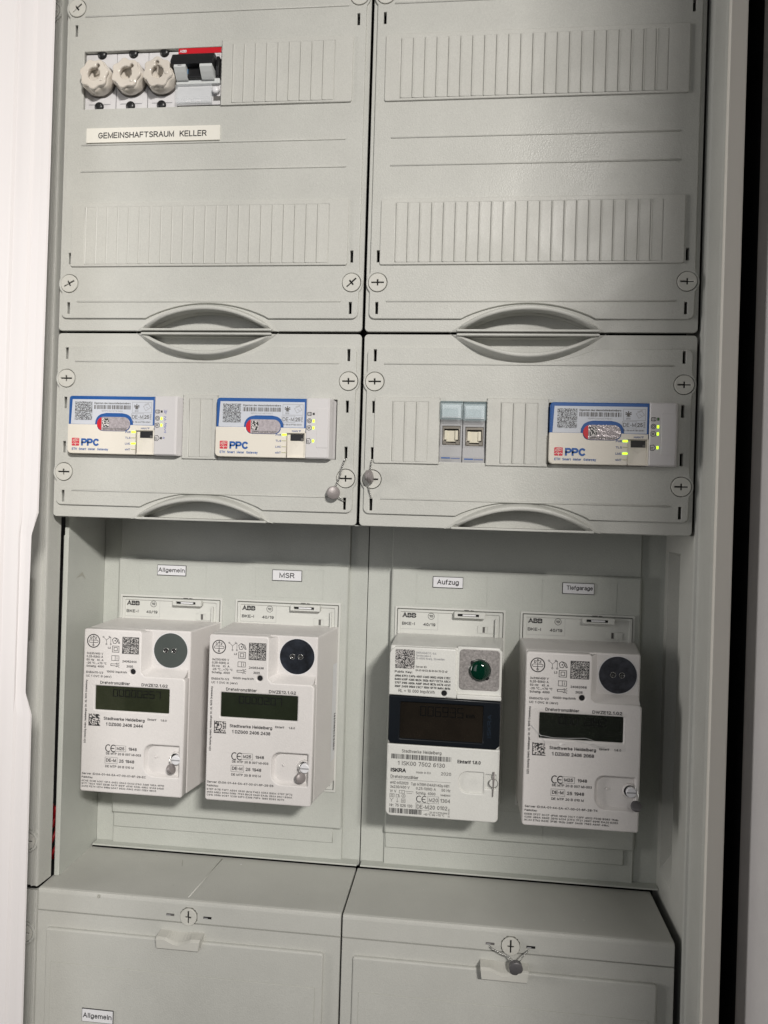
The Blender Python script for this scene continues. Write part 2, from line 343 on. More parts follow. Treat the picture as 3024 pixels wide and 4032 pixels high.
def barcode(x0, x1, z0, z1, y, mt, parent, seed, step=0.55):
    rnd = random.Random(seed); V = []; F = []; x = x0
    while x < x1:
        wd = rnd.choice((0.35, 0.6, 0.95))*step/0.55; i = len(V)
        V += [(x, y, z0), (min(x+wd, x1), y, z0), (min(x+wd, x1), y, z1), (x, y, z1)]; F.append((i, i+1, i+2, i+3)); x += wd + rnd.choice((0.35, 0.5, 0.9))*step/0.55
    return obj('barcode', V, F, mt, parent)
def quad(name, x0, z0, x1, z1, y, mt, parent): return obj(name, [(x0, y, z0), (x1, y, z0), (x1, y, z1), (x0, y, z1)], [(0, 1, 2, 3)], mt, parent)

# ------------------------------------------------------------------ the place: cabinet, frame, wall
pf = [(330, -3), (289, -3), (287.6, -5), (287, -9), (287, -62), (377, -620), (405, -640), (520, -640), (520, -3)]; n = len(pf)   # wall by the rim; its unseen splay is added to shade the right covers
wall = obj('niche_wall_and_blocker', [(x, y, -900) for x, y in pf] + [(x, y, 900) for x, y in pf], [(i, (i+1) % n, n+(i+1) % n, n+i) for i in range(n)] + [tuple(range(n)), tuple(range(n, 2*n))], WALLM); wall['kind'] = 'structure'
bw = box('rear_wall', -1500, 291, 232, 300, -900, 900, mat('gap_shade', (0.02, 0.02, 0.024), 0.9)); bw['kind'] = 'structure'  # near-black colour stands in for the shade behind the cabinet
gl = box('gap_shade_slab', 292, 300, -2, 260, -900, 900, mat('gap_shade', (0.02, 0.02, 0.024), 0.9)); gl['kind'] = 'structure'  # dark slab added to paint the shaded gap beside the rim black
cab = thing('electrical_cabinet', 'tall light grey electrical cabinet body holding all covers, devices and meters', 'cabinet', (0, 0, -700))
Z0 = 700
def cz(z): return z + Z0
o = box('back_panel', -520, 262, 200, 204, cz(-700), cz(330), VOID, cab)
o = box('interior_lining', -520, 250, 120, 122, cz(-700), cz(330), VOID, cab)
# right side wall with the moulded lengthwise hollow beside the meters
def side_wall():
    # outline in (y, z); hollow is a real recess
    bm = []
    y0, y1 = -30, 100
    V = []; F = []
    def q(a, b, c, d):
        i = len(V); V.extend([a, b, c, d]); F.append((i, i+1, i+2, i+3))
    x = 252.5; xr = 261.5
    hy0, hy1, ht, hb = 42, 78, cz(-164), cz(-430)
    zs = [cz(-700), hb, ht, cz(330)]
    q((x, 5, zs[0]), (x, y1, zs[0]), (x, y1, zs[1]), (x, 5, zs[1]))
    q((x, 5, zs[2]), (x, y1, zs[2]), (x, y1, zs[3]), (x, 5, zs[3]))
    q((x, 5, zs[1]), (x, hy0, zs[1]), (x, hy0, zs[2]), (x, 5, zs[2]))
    q((x, hy1, zs[1]), (x, y1, zs[1]), (x, y1, zs[2]), (x, hy1, zs[2]))
    b = 4
    q((xr, hy0+b, hb+b), (xr, hy1-1, hb+b+10), (xr, hy1-1, ht-b), (xr, hy0+b, ht-b))
    q((x, hy0, hb), (xr, hy0+b, hb+b), (xr, hy0+b, ht-b), (x, hy0, ht))
    q((x, hy1, hb), (xr, hy1-1, hb+b+10), (xr, hy1-1, ht-b), (x, hy1, ht))
    q((x, hy0, ht), (xr, hy0+b, ht-b), (xr, hy1-1, ht-b), (x, hy1, ht))
    q((x, hy0, hb), (xr, hy0+b, hb+b), (xr, hy1-1, hb+b+10), (x, hy1, hb))
    # front edge: small rounded bead, then the wall runs on towards the front rim
    prof = [(252.5, 5), (251.2, 3.4), (250.9, 1.8), (251.6, 0.2), (253.2, -0.6), (254.2, -2.5), (254.6, -26), (255.4, -29), (256.2, -29.4)]
    for (a, b2) in zip(prof, prof[1:]):
        q((a[0], a[1], zs[0]), (b2[0], b2[1], zs[0]), (b2[0], b2[1], zs[3]), (a[0], a[1], zs[3]))
    return V, F
V, F = side_wall()
obj('side_wall', V, F, GREY, cab)
# front rim (door frame edge) on the right
prof = [(255.6, -28.6), (255.6, -31.2), (256.4, -32.6), (266.4, -32.6), (267.6, -31.6), (267.8, -30), (267.8, 19), (266, 19), (266, -28.6)]
V = [(p[0], p[1], cz(-700)) for p in prof] + [(p[0], p[1], cz(330)) for p in prof]; n = len(prof)
obj('front_rim', V, [(i, (i+1) % n, n+(i+1) % n, n+i) for i in range(n)] + [tuple(range(n)), tuple(range(n, 2*n))], FLANGE, cab)
box('outer_side', 262, 266.5, 20, 215, cz(-700), cz(330), mat('side_gap_shade', (0.05, 0.05, 0.055), 0.6), cab)  # side coloured dark so the gap beside it stays in shade

# ------------------------------------------------------------------ cover plates
def plateau(W, z0, z1, screws, bot, top, il=4.2, ir=4.6, ib=10.6, r=4.5):
    """outline of the raised field of a cover: bulges round the screws, yields to the handles"""
    xl, xr = il, W-ir; zb, zt = z0+ib, z1-11.6
    pts = []
    def arc(cx, cz_, rr, a0, a1, n=5):
        for i in range(n+1):
            t = math.radians(a0+(a1-a0)*i/n); pts.append((cx+rr*math.cos(t), cz_+rr*math.sin(t)))
    arc(xl+r, zb+r, r, 180, 270)
    if bot: pts.append((75, zb)); pts.extend([p for p in arcpts(79, zb+2.2, 171, zb+2.2, z0+22.6)]); pts.append((175, zb))
    arc(xr-r, zb+r, r, 270, 360)
    for s in sorted(screws):
        if zb+12 < s < zt-12:
            pts.append((xr, s-11)); 
            for a in (-48, -30, -10, 10, 30, 48):
                t = math.radians(a); pts.append((W-10.2+8.9*math.cos(t), s+9.6*math.sin(t)))
            pts.append((xr, s+11))
    arc(xr-r, zt-r, r, 0, 90)
    if top: pts.append((175, zt)); pts.extend([(x, z) for x, z in arcpts(171, zt-2.2, 79, zt-2.2, z1-22.6)]); pts.append((75, zt))
    arc(xl+r, zt-r, r, 90, 180)
    for s in sorted(screws, reverse=True):
        if zb+12 < s < zt-12:
            pts.append((xl, s+11))
            for a in (132, 150, 170, 190, 210, 228):
                t = math.radians(a); pts.append((10.2+8.9*math.cos(t), s+9.6*math.sin(t)))
            pts.append((xl, s-11))
    return pts
def screw(parent, cx, z, ang=0, yf=-2.5, r=7.0, mt=SCREWM, back=2.0, bot=1.5):
    """quarter turn cover screw: disc with a long and a short slot crossing"""
    a, b, c, d = 4.9, 0.55, 2.4, 0.6
    cr = [(-a, -b), (-d, -b), (-d, -c), (d, -c), (d, -b), (a, -b), (a, b), (d, b), (d, c), (-d, c), (-d, b), (-a, b)]
    ca, sa = math.cos(math.radians(ang)), math.sin(math.radians(ang))
    cr = [(cx+x*ca-zz*sa, z+x*sa+zz*ca) for x, zz in cr]
    s = plate('screw', [circ(cx, z, r, 40), cr], yf, back, mt, parent, 0.3)
    box('slot_bottom', cx-5.2, cx+5.2, yf+bot, back+0.6, z-5.2, z+5.2, VOID, s)
    return s
def handle(parent, zb, up, W=250):
    """crescent grip: raised rim round a pocket; up=+1 rises from zb, -1 hangs below"""
    def zz(v): return zb + up*v
    outer = [(x, zz(v)) for x, v in arcpts(66.5, 0.6, 183.5, 0.6, 21.9, 22)]
    inner = [(x, zz(v)) for x, v in arcpts(77.5, 3.0, 172.5, 3.0, 15.9, 22)]
    pk = inner + [(172.5, zz(2.6)), (77.5, zz(2.6))]
    rim = outer + [(181, zz(0.5)), (172.6, zz(2.9))] + inner[::-1][1:-1] + [(77.4, zz(2.9)), (69, zz(0.5))]
    # rim as a loft: outer flank, rounded crown, inner wall running back to the pocket floor
    V = []; F = []; n = len(outer); secs = [(0, 0.2), (0.08, -1.4), (0.36, -7.0), (0.46, -8.4), (0.55, -8.8), (0.80, -8.8), (0.94, -8.3), (1.0, -7.2), (1.0, 10.0)]
    for (t_, y) in secs:
        for i in range(n):
            e = min(1.0, 1.35*math.sin(PI*i/(n-1))**0.5)
            V.append((outer[i][0]*(1-t_)+inner[i][0]*t_, (y*e if y < 0 else y), outer[i][1]*(1-t_)+inner[i][1]*t_))
    for k in range(len(secs)-1):
        for i in range(n-1): F.append((k*n+i, k*n+i+1, (k+1)*n+i+1, (k+1)*n+i))
    me = mesh(V, F, True, 'handle_rim'); me.set_sharp_from_angle(angle=math.radians(50)); link('handle_rim', me, GREY, parent)
    V = [(x, 9.8, z) for x, z in pk]; m_ = len(pk); F = [tuple(range(m_))]
    V += [(77.5, -0.8, zz(2.6)), (172.5, -0.8, zz(2.6)), (172.5, 10, zz(2.6)), (77.5, 10, zz(2.6))]; F.append((m_, m_+1, m_+2, m_+3))
    obj('handle_pocket', V, F, GREY, parent)
    # straight lip along the pocket
    box('handle_lip', 72, 178, -3.4, 0.6, min(zz(0.7), zz(2.5)), max(zz(0.7), zz(2.5)), GREY, parent, 0.5)
    return pk
SEGM = {}
def strip(parent, x0, x1, z0, z1, first, n, closed_l=True, closed_r=True):
    """blanking strip over a device opening: frame with break-off segments, snap grooves between them"""
    r = (1.6 if closed_r else 0.2, 1.6 if closed_r else 0.2, 1.6 if closed_l else 0.2, 1.6 if closed_l else 0.2)
    g = 0.52; a, b = first-g/2, first+9*(n-1)+g/2; lo, hi = z0+2.0, z1-3.6
    s = plate('blanking_strip', [rrect(x0, z0, x1, z1, r, 3), rect(a, lo, b, hi)], -3.4, 0.4, GREYS, parent, 0.5)
    box('strip_back', a-0.5, b+0.5, -2.8, 0.3, lo-0.5, hi+0.5, GREYS, s)
    k_ = round(hi-lo, 2)
    if k_ not in SEGM:
        w2 = 9-g; V = []
        for (x, y) in ((-w2/2, -2.0), (-w2/2, -0.45), (-w2/2+0.4, -0.62), (-w2/2+1.0, -0.22), (0, -0.08), (w2/2-0.3, 0.0), (w2/2, 0.25), (w2/2, 1.2)): V += [(x, y if y > -1 else 1.2, 0), (x, y if y > -1 else 1.2, hi-lo)]
        V = V[0:2] + V[2:]
        F = [(2*i, 2*i+1, 2*i+3, 2*i+2) for i in range(7)]
        me = mesh(V, F, False, 'segment'); me.materials.append(GREYS); SEGM[k_] = me
    for k in range(n-1):
        o = bpy.data.objects.new('segment', SEGM[k_]); COL.objects.link(o); o.parent = s
        o.location = Vector((first+9*k+4.5, -3.36, lo))*S
    return s
def cover(label, x, z0, z1, screws, slots, ridges, bot, top, openings, dark=True, group='cover plates of the cabinet', angs={}):
    t = thing('cover_plate', label, 'cover plate', (x, 0, z0), group)
    h = z1-z0; W = 250
    L = lambda z: z-z0
    scr = [L(s) for s in screws]
    holes = [circ(cx, s, 7.45, 40) for s in scr for cx in (10.2, W-10.2)]
    for z in slots:
        for cx in (10.0, W-10.6): holes.append(rect(cx-1.1, L(z)-4.6, cx+1.1, L(z)+4.6))
    for o_ in openings: holes.append(rect(o_[0], L(o_[1]), o_[2], L(o_[3])))
    pk = []
    out = rrect(1.1, 1.0, W-1.1, h-1.0, 3.0)
    if bot: pk.append(handle(t, 0, 1))
    if top: pk.append(handle(t, h, -1))
    base = plate('base_plate', [out] + holes + pk, 0.0, 3.2, GREY, t, 0.45)
    plate('raised_field', [plateau(W, 0, h, scr, bot, top)] + holes, -2.0, 1.2, GREY, t, 0.5, 2)
    for (zr, a, b) in ridges:
        link('ridge', tubemesh([(a, -1.8, L(zr)), (a+0.4, -2.0, L(zr)), (b-0.4, -2.0, L(zr)), (b, -1.8, L(zr))], [0.2, 0.75, 0.75, 0.2], 8), GREY, t)
    for i, s in enumerate(screws):
        for j, cx in enumerate((10.2, W-10.2)): screw(t, cx, L(s), angs.get((i, j), 0))
    # dark cabinet interior right behind the plate, seen through slots and gaps
    return t
UPS = (38.4, 260.0); UPL = (242.0, 58.6, 18.8); UPR = ((252.8, 17, 232), (149.5, 17, 232), (128.2, 17, 233), (23.9, 17, 232))
c1 = cover('large upper left cover plate with three fuses and a red striped breaker', -250, 0, 300, UPS, UPL, UPR, True, False, [(17.3, 178.4, 133.0, 224.9)], angs={(0, 0): 28, (0, 1): 42, (1, 0): 40, (1, 1): 20})
strip(c1, 131.6, 236, 177.6, 229.0, 140.6, 10, closed_l=False)
strip(c1, 11.4, 236.2, 51.6, 102.4, 22.8, 23)
c2 = cover('large upper right cover plate with two rows of blank strips and no device', 0, 0, 300, UPS, UPL, UPR, True, False, [])
strip(c2, 11.4, 236.8, 177.2, 228.6, 23.4, 23)
strip(c2, 11.4, 236.8, 51.6, 102.4, 23.0, 23)
LOS = (-37.8, -113.0); LOL = (-17.6, -57.4, -93.0, -132.4); LOR = ((-24.0, 17, 232), (-127.6, 17, 232))
c3 = cover('lower left cover plate around two adjacent gateways, above the Allgemein and MSR meters', -250, -150, 0, LOS, LOL, LOR, True, True, [(15.0, -98.6, 231.6, -52.2)])
strip(c3, 108.6, 137.2, 49.4, 100.2, 114.0, 3, False, False)
c4 = cover('lower right cover plate with a pair of clear capped sockets and one gateway', 0, -150, 0, LOS, LOL, LOR, True, True, [(14, -98.6, 236.2, -52.2)])
strip(c4, 11.0, 61.2, 49.4, 100.4, 25.0, 4, True, False)
strip(c4, 96.4, 142.4, 49.4, 100.4, 107.0, 4, False, False)
# dark device space behind the covers
box('device_space', -252, 250, 34, 36, cz(-149), cz(330), VOID, cab)
box('device_space_floor', -248, 250, 4, 34, cz(-149.4), cz(-148.9), WELL, cab)

# third field at the far left: its covers reach in from behind the door
def cover3(label, z0, z1, screws, slots):
    t = thing('cover_plate', label, 'cover plate', (-502, 0, z0), 'cover plates of the cabinet')
    W = 250; h = z1-z0; L = lambda z: z-z0
    cx = W-10.4
    holes = [circ(cx, L(s), 7.45, 40) for s in screws] + [rect(cx-1.1-2.0, L(z)-4.6, cx+1.1-2.0, L(z)+4.6) for z in slots]
    plate('base_plate', [rrect(1, 0.7, W-1.2, h-0.7, (1.5, 1.5, 1.5, 1.5))] + holes, 0, 3.0, GREY, t, 0.6)
    # raised bead and the side face that runs back
    prof = [(W-6.4, 0.4), (W-6.0, -1.0), (W-5.2, -1.1), (W-4.6, -0.3), (W-2.4, -0.2), (W-1.6, -0.9), (W-0.8, -0.7), (W-0.4, 0.6), (W-0.2, 3), (W+0.6, 17.5), (W-0.6, 17.5), (W-2, 3.4)]
    n = len(prof); V = [(p[0], p[1], 0.7) for p in prof] + [(p[0], p[1], h-0.7) for p in prof]
    obj('side_bead', V, [(i, (i+1) % n, n+(i+1) % n, n+i) for i in range(n)] + [tuple(range(n)), tuple(range(n, 2*n))], GREY, t)
    for s in screws:
        screw(t, cx, L(s), 0, -1.6)
        plate('screw_collar', [circ(cx, L(s), 9.2, 40), circ(cx, L(s), 7.45, 40)], -1.5, 0.6, GREY, t, 0.4)
    return t
F3 = 0
f3a = cover3('narrow visible strip of grey cover between white door and meter niche, long upper one', -449.2, 300, (-412.6, 259.5), (-392.8, -431.6, 241.5))
f3b = cover3('cover strip at the far lower left behind the white door, under the long one', -700, -451.2, (-487.0,), (-467.6, -506.0))
lab = rrect(226, 449.2-250.4, 236.6, 449.2-200.2, 1.2, 3)
plate('label_holder', [lab], -1.5, 0.4, GREY, f3a, 0.4)
rw = thing('wire_bundle', 'red wires glimpsed in the dark gap left of the meter niche', 'wires', (-276, 60, -440))
for k in range(5):
    pts = []
    for i in range(9):
        z = -16+i*6; pts.append((2.5*math.sin(i*1.1+k*1.7) + (k-2)*1.8, 4*math.cos(i*0.8+k)+k*1.2, z))
    tube('wire', pts, 1.6, REDW, rw, 8)

# ------------------------------------------------------------------ meter niche
niche = thing('meter_niche', 'deep grey niche behind the four electricity meters, with two mounting panels', 'meter panel', (0, 88, -450))
def nz(z): return z+450
def ny(y): return y-88
def P(name, loops, yf, yb, mt, bev=0.5): return plate(name, [[(x, nz(z)) for x, z in l] for l in loops], ny(yf), ny(yb), mt, niche, bev)
# left side wall: lip plus wall
V = [(-250.2, ny(22), 0), (-246.8, ny(22), 0), (-246.8, ny(27), 0), (-247.4, ny(90), 0), (-249.2, ny(90), 0), (-250.2, ny(27), 0)]
V2 = [(v[0], v[1], nz(-130)) for v in V]; n = 6
obj('left_side_wall', V + V2, [(i, (i+1) % n, n+(i+1) % n, n+i) for i in range(n)] + [tuple(range(n)), tuple(range(n, 2*n))], WELL, niche)
box('wall_lip', -250.6, -246.2, ny(20.6), ny(23.2), 0.6, nz(-165), WELL, niche, 0.7)
for side, (xa, xb, pa, pb) in enumerate(((-247.2, -2.3, -230.3, -18.4), (-1.6, 253.2, 19.6, 232.0))):
    P('niche_back', [rect(xa, -452, xb, -140)], 88, 90, WELL, 0.2)
    # back frame panel proud of the columns, with the big raised mounting plate
    P('panel_frame', [rrect(pa-0.2, -449.0, pb+0.2, -150, 0.6, 2)], 85.2, 88.6, WELL, 0.6)
    pts = rrect(pa, -418.5, pb, -186.8, 1.5, 3)
    P('mounting_panel', [pts], 80.6, 86, WELL, 1.6)
    P('lower_step', [rect(pa+1, -432, pb-8, -418)], 83.4, 86, WELL, 0.8)
    box('ledge', xa+1.2, xb-1.0, ny(77.5), ny(88.4), nz(-448.0), nz(-446.6), WELL, niche, 0.4)
    for ln in (([(pa, -449), (pa, -150)]),):
        pass
def outline(x0, z0, x1, z1, y, wd=0.35):
    m_ = []
    for a, b in (((x0, z0), (x1, z0)), ((x1, z0), (x1, z1)), ((x1, z1), (x0, z1)), ((x0, z1), (x0, z0))):
        m_.append(boxmesh(min(a[0], b[0])-wd/2, max(a[0], b[0])+wd/2, ny(y-0.25), ny(y+0.2), nz(min(a[1], b[1]))-wd/2, nz(max(a[1], b[1]))+wd/2))
    return join('label_field', m_, WELL, niche)
for (a, b, c, d) in ((-210, -216, -147.5, -190.9), (-102, -216.2, -41, -191.2), (41.6, -216.4, 102.5, -191.4), (149.3, -217, 211.3, -192.6), (-157, -412, -97, -390), (94.4, -414.5, 155.4, -392)):
    outline(a, b, c, d, 80.6)

# ------------------------------------------------------------------ plug-on meter bases
def mbase(x, label, right):
    t = thing('plug_on_mount', label, 'meter mount', (x, 80.4, -385.5), 'plug-on bases behind the meters')
    W, H = 95.4, 166.3
    plate('outer_frame', [rrect(0, 0, W, H, 0.8, 2), rrect(1.9, 1.9, W-1.9, H-1.9, 0.6, 2)], -1.4, 0.6, BASEW, t, 0.3)
    plate('inner_frame', [rrect(2.5, 2.5, W-2.5, H-2.5, 0.6, 2), rrect(5.2, 5.2, W-5.2, H-4.6, 0.6, 2)], -2.6, 0.6, BASEW, t, 0.4)
    box('dark_joint', 1.6, W-1.6, -0.2, 0.2, 1.6, H-1.6, mat('joint_shadow_gap', (0.09, 0.09, 0.08), 0.8), t)
    plate('base_panel', [rrect(5.0, 5.0, W-5.0, H-4.4, 0.6, 2)], -1.4, 0.4, BASEW, t, 0.3)
    if right:
        plate('side_rail', [rect(W-9.0, 6, W-7.6, H-8)], -5.0, -1, BASEW, t, 0.2)
    lt = plate('latch', [rrect(51.5, H-7.6, 77.8, H-2.2, 0.5, 2), rrect(54.5, H-6.2, 72.5, H-4.0, 0.3, 2)], -7.4, -1, BASEW, t, 0.4)
    box('latch_bottom', 53.5, 73.6, -4.6, -4.0, H-6.8, H-3.4, BLACK, lt)
    box('latch_tongue', 58.5, 70.0, -6.2, -4.2, H-5.9, H-4.4, LABW, lt, 0.5)
    strokes('latch_marks', [[(60, H-1.3), (64, H-1.3)], [(65.5, H-1.3), (68, H-1.6)]], 0.5, -2.75, INK, t)
    wx = 71.8
    plate('window_frame', [rect(wx, H-20.5, wx+13.5, H-14.4), rect(wx+4.2, H-20.0, wx+8.4, H-15.0)], -2.2, -1.2, BASEW, t, 0.2)
    box('window_bottom', wx+3.8, wx+6.2, -1.6, -1.2, H-20.2, H-14.8, INKG, t)
    yt = -1.55
    text('ABB', 6.6, H-9.7, 12.0, 4.1, yt, INK, t, 0.035)
    quad('print_split', 6.4, H-7.95, 18.8, H-7.70, yt-0.04, BASEW, t)
    text('BKE-I', 6.4, H-16.2, 11.2, 2.6, yt, INK, t, 0.012)
    text('40/19', 25.0, H-16.4, 10.4, 2.6, yt, INK, t, 0.012)
    strokes('printed_ring', [closed(circ(31.6, H-7.8, 2.7, 22))], 0.35, yt, INK, t)
    text('10', 29.9, H-8.9, 3.3, 2.3, yt, INK, t, 0.02)
    strokes('printed_frame', [[(4.5, H-19.5), (37.5, H-19.5), (37.5, H-5)]], 0.15, yt, INKL, t)
    return t
mbase(-226.9, 'white plug-on base behind the leftmost meter, under the Allgemein label', True)
mbase(-119.6, 'white plug-on base behind the second meter, under the MSR label', True)
mbase(23.7, 'white plug-on base behind the meter with green lens, under the Aufzug label', True)
mbase(131.6, 'white plug-on base behind the rightmost meter, under the Tiefgarage label', False)

# ------------------------------------------------------------------ meters
def housing(W, H, y0, y1, grow, mt, parent, bev=1.0):
    """box that widens slightly from the front to the back, as moulded cases do"""
    bm = bmesh.new(); a, b, c = grow
    F4 = [(0, y0, 0), (W, y0, 0), (W, y0, H), (0, y0, H)]; B4 = [(-a, y1, -c), (W+b, y1, -c), (W+b, y1, H+c), (-a, y1, H+c)]
    v = [bm.verts.new(Vector(q)*S) for q in F4+B4]
    for f in ((0, 1, 2, 3), (4, 7, 6, 5), (0, 4, 5, 1), (1, 5, 6, 2), (2, 6, 7, 3), (3, 7, 4, 0)): bm.faces.new([v[i] for i in f])
    bmesh.ops.recalc_face_normals(bm, faces=bm.faces)
    bmesh.ops.bevel(bm, geom=list(bm.edges), offset=bev*S, segments=3, profile=0.5, affect='EDGES')
    me = bpy.data.meshes.new('housing'); bm.to_mesh(me); bm.free()
    return link('housing', me, mt, parent)
def seven(parent, s, x0, z0, w_, h_, y, mt):
    seg = {'0': 'abcdef', '1': 'bc', '2': 'abged', '3': 'abgcd', '4': 'fgbc', '5': 'afgcd', '6': 'afgedc', '7': 'abc', '8': 'abcdefg', '9': 'abcdfg', ' ': ''}
    ln = []
    for i, ch in enumerate(s):
        X = x0+i*w_*1.45
        pt = {'a': ((0, 1), (1, 1)), 'b': ((1, 1), (1, .5)), 'c': ((1, .5), (1, 0)), 'd': ((0, 0), (1, 0)), 'e': ((0, 0), (0, .5)), 'f': ((0, .5), (0, 1)), 'g': ((0, .5), (1, .5))}
        for k in seg[ch]:
            (a, b), (c, d) = pt[k]; ln.append([(X+a*w_, z0+b*h_), (X+c*w_, z0+d*h_)])
    return strokes('display_digits', ln, 0.7, y, mt, parent)
def prisms(name, quads, mt, parent):
    V = []; F = []
    for q in quads:
        i = len(V); V += list(q); F.append(tuple(range(i, i+len(q))))
    return obj(name, V, F, mt, parent)
def meter_dzg(x, z, label, serial, disc, sid, keys, digits, glass):
    """three-phase meter with a slanted recess for the optical port"""
    t = thing('electricity_meter', label, 'electricity meter', (x, 15, z), 'electricity meters in the niche')
    W, H, D, M, d = 87.4, 134.2, 68, METERW, 10.0
    mx, mz = 49.6, 97.4            # inner corner of the front face
    L = rrect(0, 0, W, H, 1.6, 3)
    Lf = [(1.4, 0), (W-1.4, 0), (W, 1.4), (W, mz-2.2), (W-2.2, mz), (mx+3.2, mz), (mx, mz+3.2), (mx, H-1.6), (mx-1.6, H), (1.4, H), (0, H-1.4), (0, 1.4)]
    lcd = rrect(10.9, 67.8, 74.2, 87.6, 0.8, 3)
    pk = rrect(54.6, 16.4, W-3.6, 41.6, (0.4, 0.4, 6.5, 8.5), 6)
    plate('front_shell', [Lf, lcd, pk, circ(42.6, 100.4, 2.2, 20)], 0, d, M, t, 1.3, 3)
    # rounded soft edges round pocket
    housing(W, H, d-0.2, D-2, (1.0, 7.6, 0.6), M, t, 1.2)
    # slanted faces between front and recess floor
    s = 5.2
    a = [(mx-0.1, 1.0, mz+3.4), (mx-0.1, 1.0, H-1.2), (mx+s, d+0.1, H-1.2), (mx+s, d+0.1, mz+s+1.0)]
    b = [(mx+3.4, 1.0, mz-0.1), (mx+s+1.0, d+0.1, mz+s), (W-1.2, d+0.1, mz+s), (W-1.2, 1.0, mz-0.1)]
    c = [(mx-0.1, 1.0, mz+3.4), (mx+s, d+0.1, mz+s+1.0), (mx+s+1.0, d+0.1, mz+s), (mx+3.4, 1.0, mz-0.1)]
    e = [(mx-0.1, 1.0, H-1.2), (mx+s, d+0.1, H-1.2), (mx-0.1, d+0.1, H-1.2)]
    g = [(W-1.2, 1.0, mz-0.1), (W-1.2, d+0.1, mz+s), (W-1.2, d+0.1, mz-0.1)]
    prisms('recess_slope', [a, b, c, e, g], M, t)
    # pocket with sloping walls
    box('pocket_floor', 53, W-2.6, 3.4, d+1, 15, 43, M, t)
    rim = rrect(54.6, 16.4, W-3.6, 41.6, (0.4, 0.4, 6.5, 8.5), 6); rin = [(56.4+(p[0]-54.6)*0.945, 17.8+(p[1]-16.4)*0.88) for p in rim]
    n = len(rim); V = [(p[0], 0.6, p[1]) for p in rim] + [(p[0], 3.5, p[1]) for p in rin]
    obj('pocket_slope', V, [(i, (i+1) % n, n+(i+1) % n, n+i) for i in range(n)], M, t, True)
    lathe('pocket_pip', [(3.4, 1.1), (2.8, 1.0), (2.4, 0.5)], (63.4, 31.2), M, t, 16)
    sc2 = plate('sealing_screw', [circ(81.4, 30.6, 3.9, 28)], -0.6, 4, LABW, t, 0.7, 2)
    box('screw_slot', 77.9, 84.9, -0.75, 0.2, 30.1, 31.1, INKL, sc2)
    lathe('screw_collar', [(3.6, 5.6), (1.6, 5.3), (1.4, 4.6), (3.4, 4.3)], (80.6, 31.0), M, t, 28)
    # display
    dsp = box('display', 10.5, 74.6, 1.5, 2.2, 67.4, 88.0, glass, t)
    seven(dsp, digits, 26, 79.5, 3.6, 5.4, 1.44, LCDD)
    box('led_window', 40.2, 45.0, 1.4, 2.4, 98.0, 102.8, BLACK, t)
    # optical port
    cx, cz_ = 70.6, 117.6
    pr = plate('optical_port', [circ(cx, cz_, 14.3, 56), circ(cx-3.7, cz_+0.1, 1.9, 18), circ(cx+3.0, cz_+0.1, 1.9, 18)], d-0.55, d+0.4, disc, t, 0.15)
    plate('port_ring', [circ(cx, cz_, 14.9, 56), circ(cx, cz_, 14.35, 56)], d-0.35, d+0.4, LABW, t, 0.1)
    for dx in (-3.7, 3.0):
        lathe('port_lens', [(d-0.9, 2.1), (d-1.2, 2.0), (d-1.2, 1.6), (d-0.5, 1.4), (d-0.3, 0.5)], (cx+dx, cz_+0.1), mat('lens_dark', (0.03, 0.03, 0.03), 0.12, coat=1), pr, 20)
        plate('lens_ring', [circ(cx+dx, cz_+0.1, 2.2, 22), circ(cx+dx, cz_+0.1, 1.9, 22)], d-1.25, d-0.3, STEEL, pr, 0.12)
    # print
    y = -0.12
    strokes('printed_logo', [closed(circ(8.4, 124.3, 5.3, 30))], 0.75, y, INK, t)
    strokes('printed_logo', [closed(rrect(4.4, 123.0, 12.4, 124.9, 0.9, 4)), [(8.4, 121.5), (8.4, 128.6)], [(7.6, 127.4), (8.4, 128.7), (9.2, 127.4)]], 0.4, y, INK, t)
    text('D', 5.6, 125.7, 1.7, 2.0, y, INK, t, 0.02); text('Z', 9.5, 125.7, 1.7, 2.0, y, INK, t, 0.02); text('G', 7.5, 119.9, 1.7, 2.0, y, INK, t, 0.02)
    g_ = INK
    for (s_, zz, w2) in (('3x230/400 V', 113.2, 14.2), ('0,25-5(60) A', 110.6, 14.2), ('50 Hz   Kl. A', 107.9, 14.6), ('-25 °C...+70 °C', 105.3, 17.4), ('Schaltg. 4000', 102.7, 15.2), ('EN50470-1/3', 97.6, 14.6), ('UC 1 OVC III (4kV)', 94.6, 21.8)):
        text(s_, 2.8, zz, w2, 1.75, y, g_, t, 0.012)
    text('10000 Imp/kWh', 20.3, 98.9, 17.6, 1.75, y, g_, t, 0.012)
    text(serial[-8:] if len(serial) >= 8 else serial, 33.6, 107.9, 12.2, 1.8, y, g_, t, 0.015)
    text('2025', 37.4, 103.9, 5.4, 1.8, y, g_, t, 0.015); text('L2', 21.0, 118.4, 2.4, 1.7, y, g_, t, 0.015)
    strokes('printed_symbol', [[(17.2, 127.6), (19.5, 125.5), (22.0, 127.6)], [(19.5, 125.5), (19.5, 122.6)], [(23.2, 128.0), (23.2, 122.6)], [(22, 127.6), (23.2, 127.6)]]
            + [closed(circ(a_, b_, 0.55, 8)) for a_, b_ in ((16.8, 128.0), (22, 128.2), (19.5, 122.2), (23.2, 122.2))], 0.28, y, g_, t)
    strokes('printed_symbol', [[(24.6, 126.2), (26.6, 127.8), (29, 125.6), (27.6, 123.0), (25.4, 123.2), (24.6, 126.2)], [(27.2, 127.6), (29.6, 126.6), (30.8, 123.4), (30.0, 123.2), (28.8, 125.4)], closed(circ(27, 125.3, 0.4, 8))], 0.45, y, g_, t)
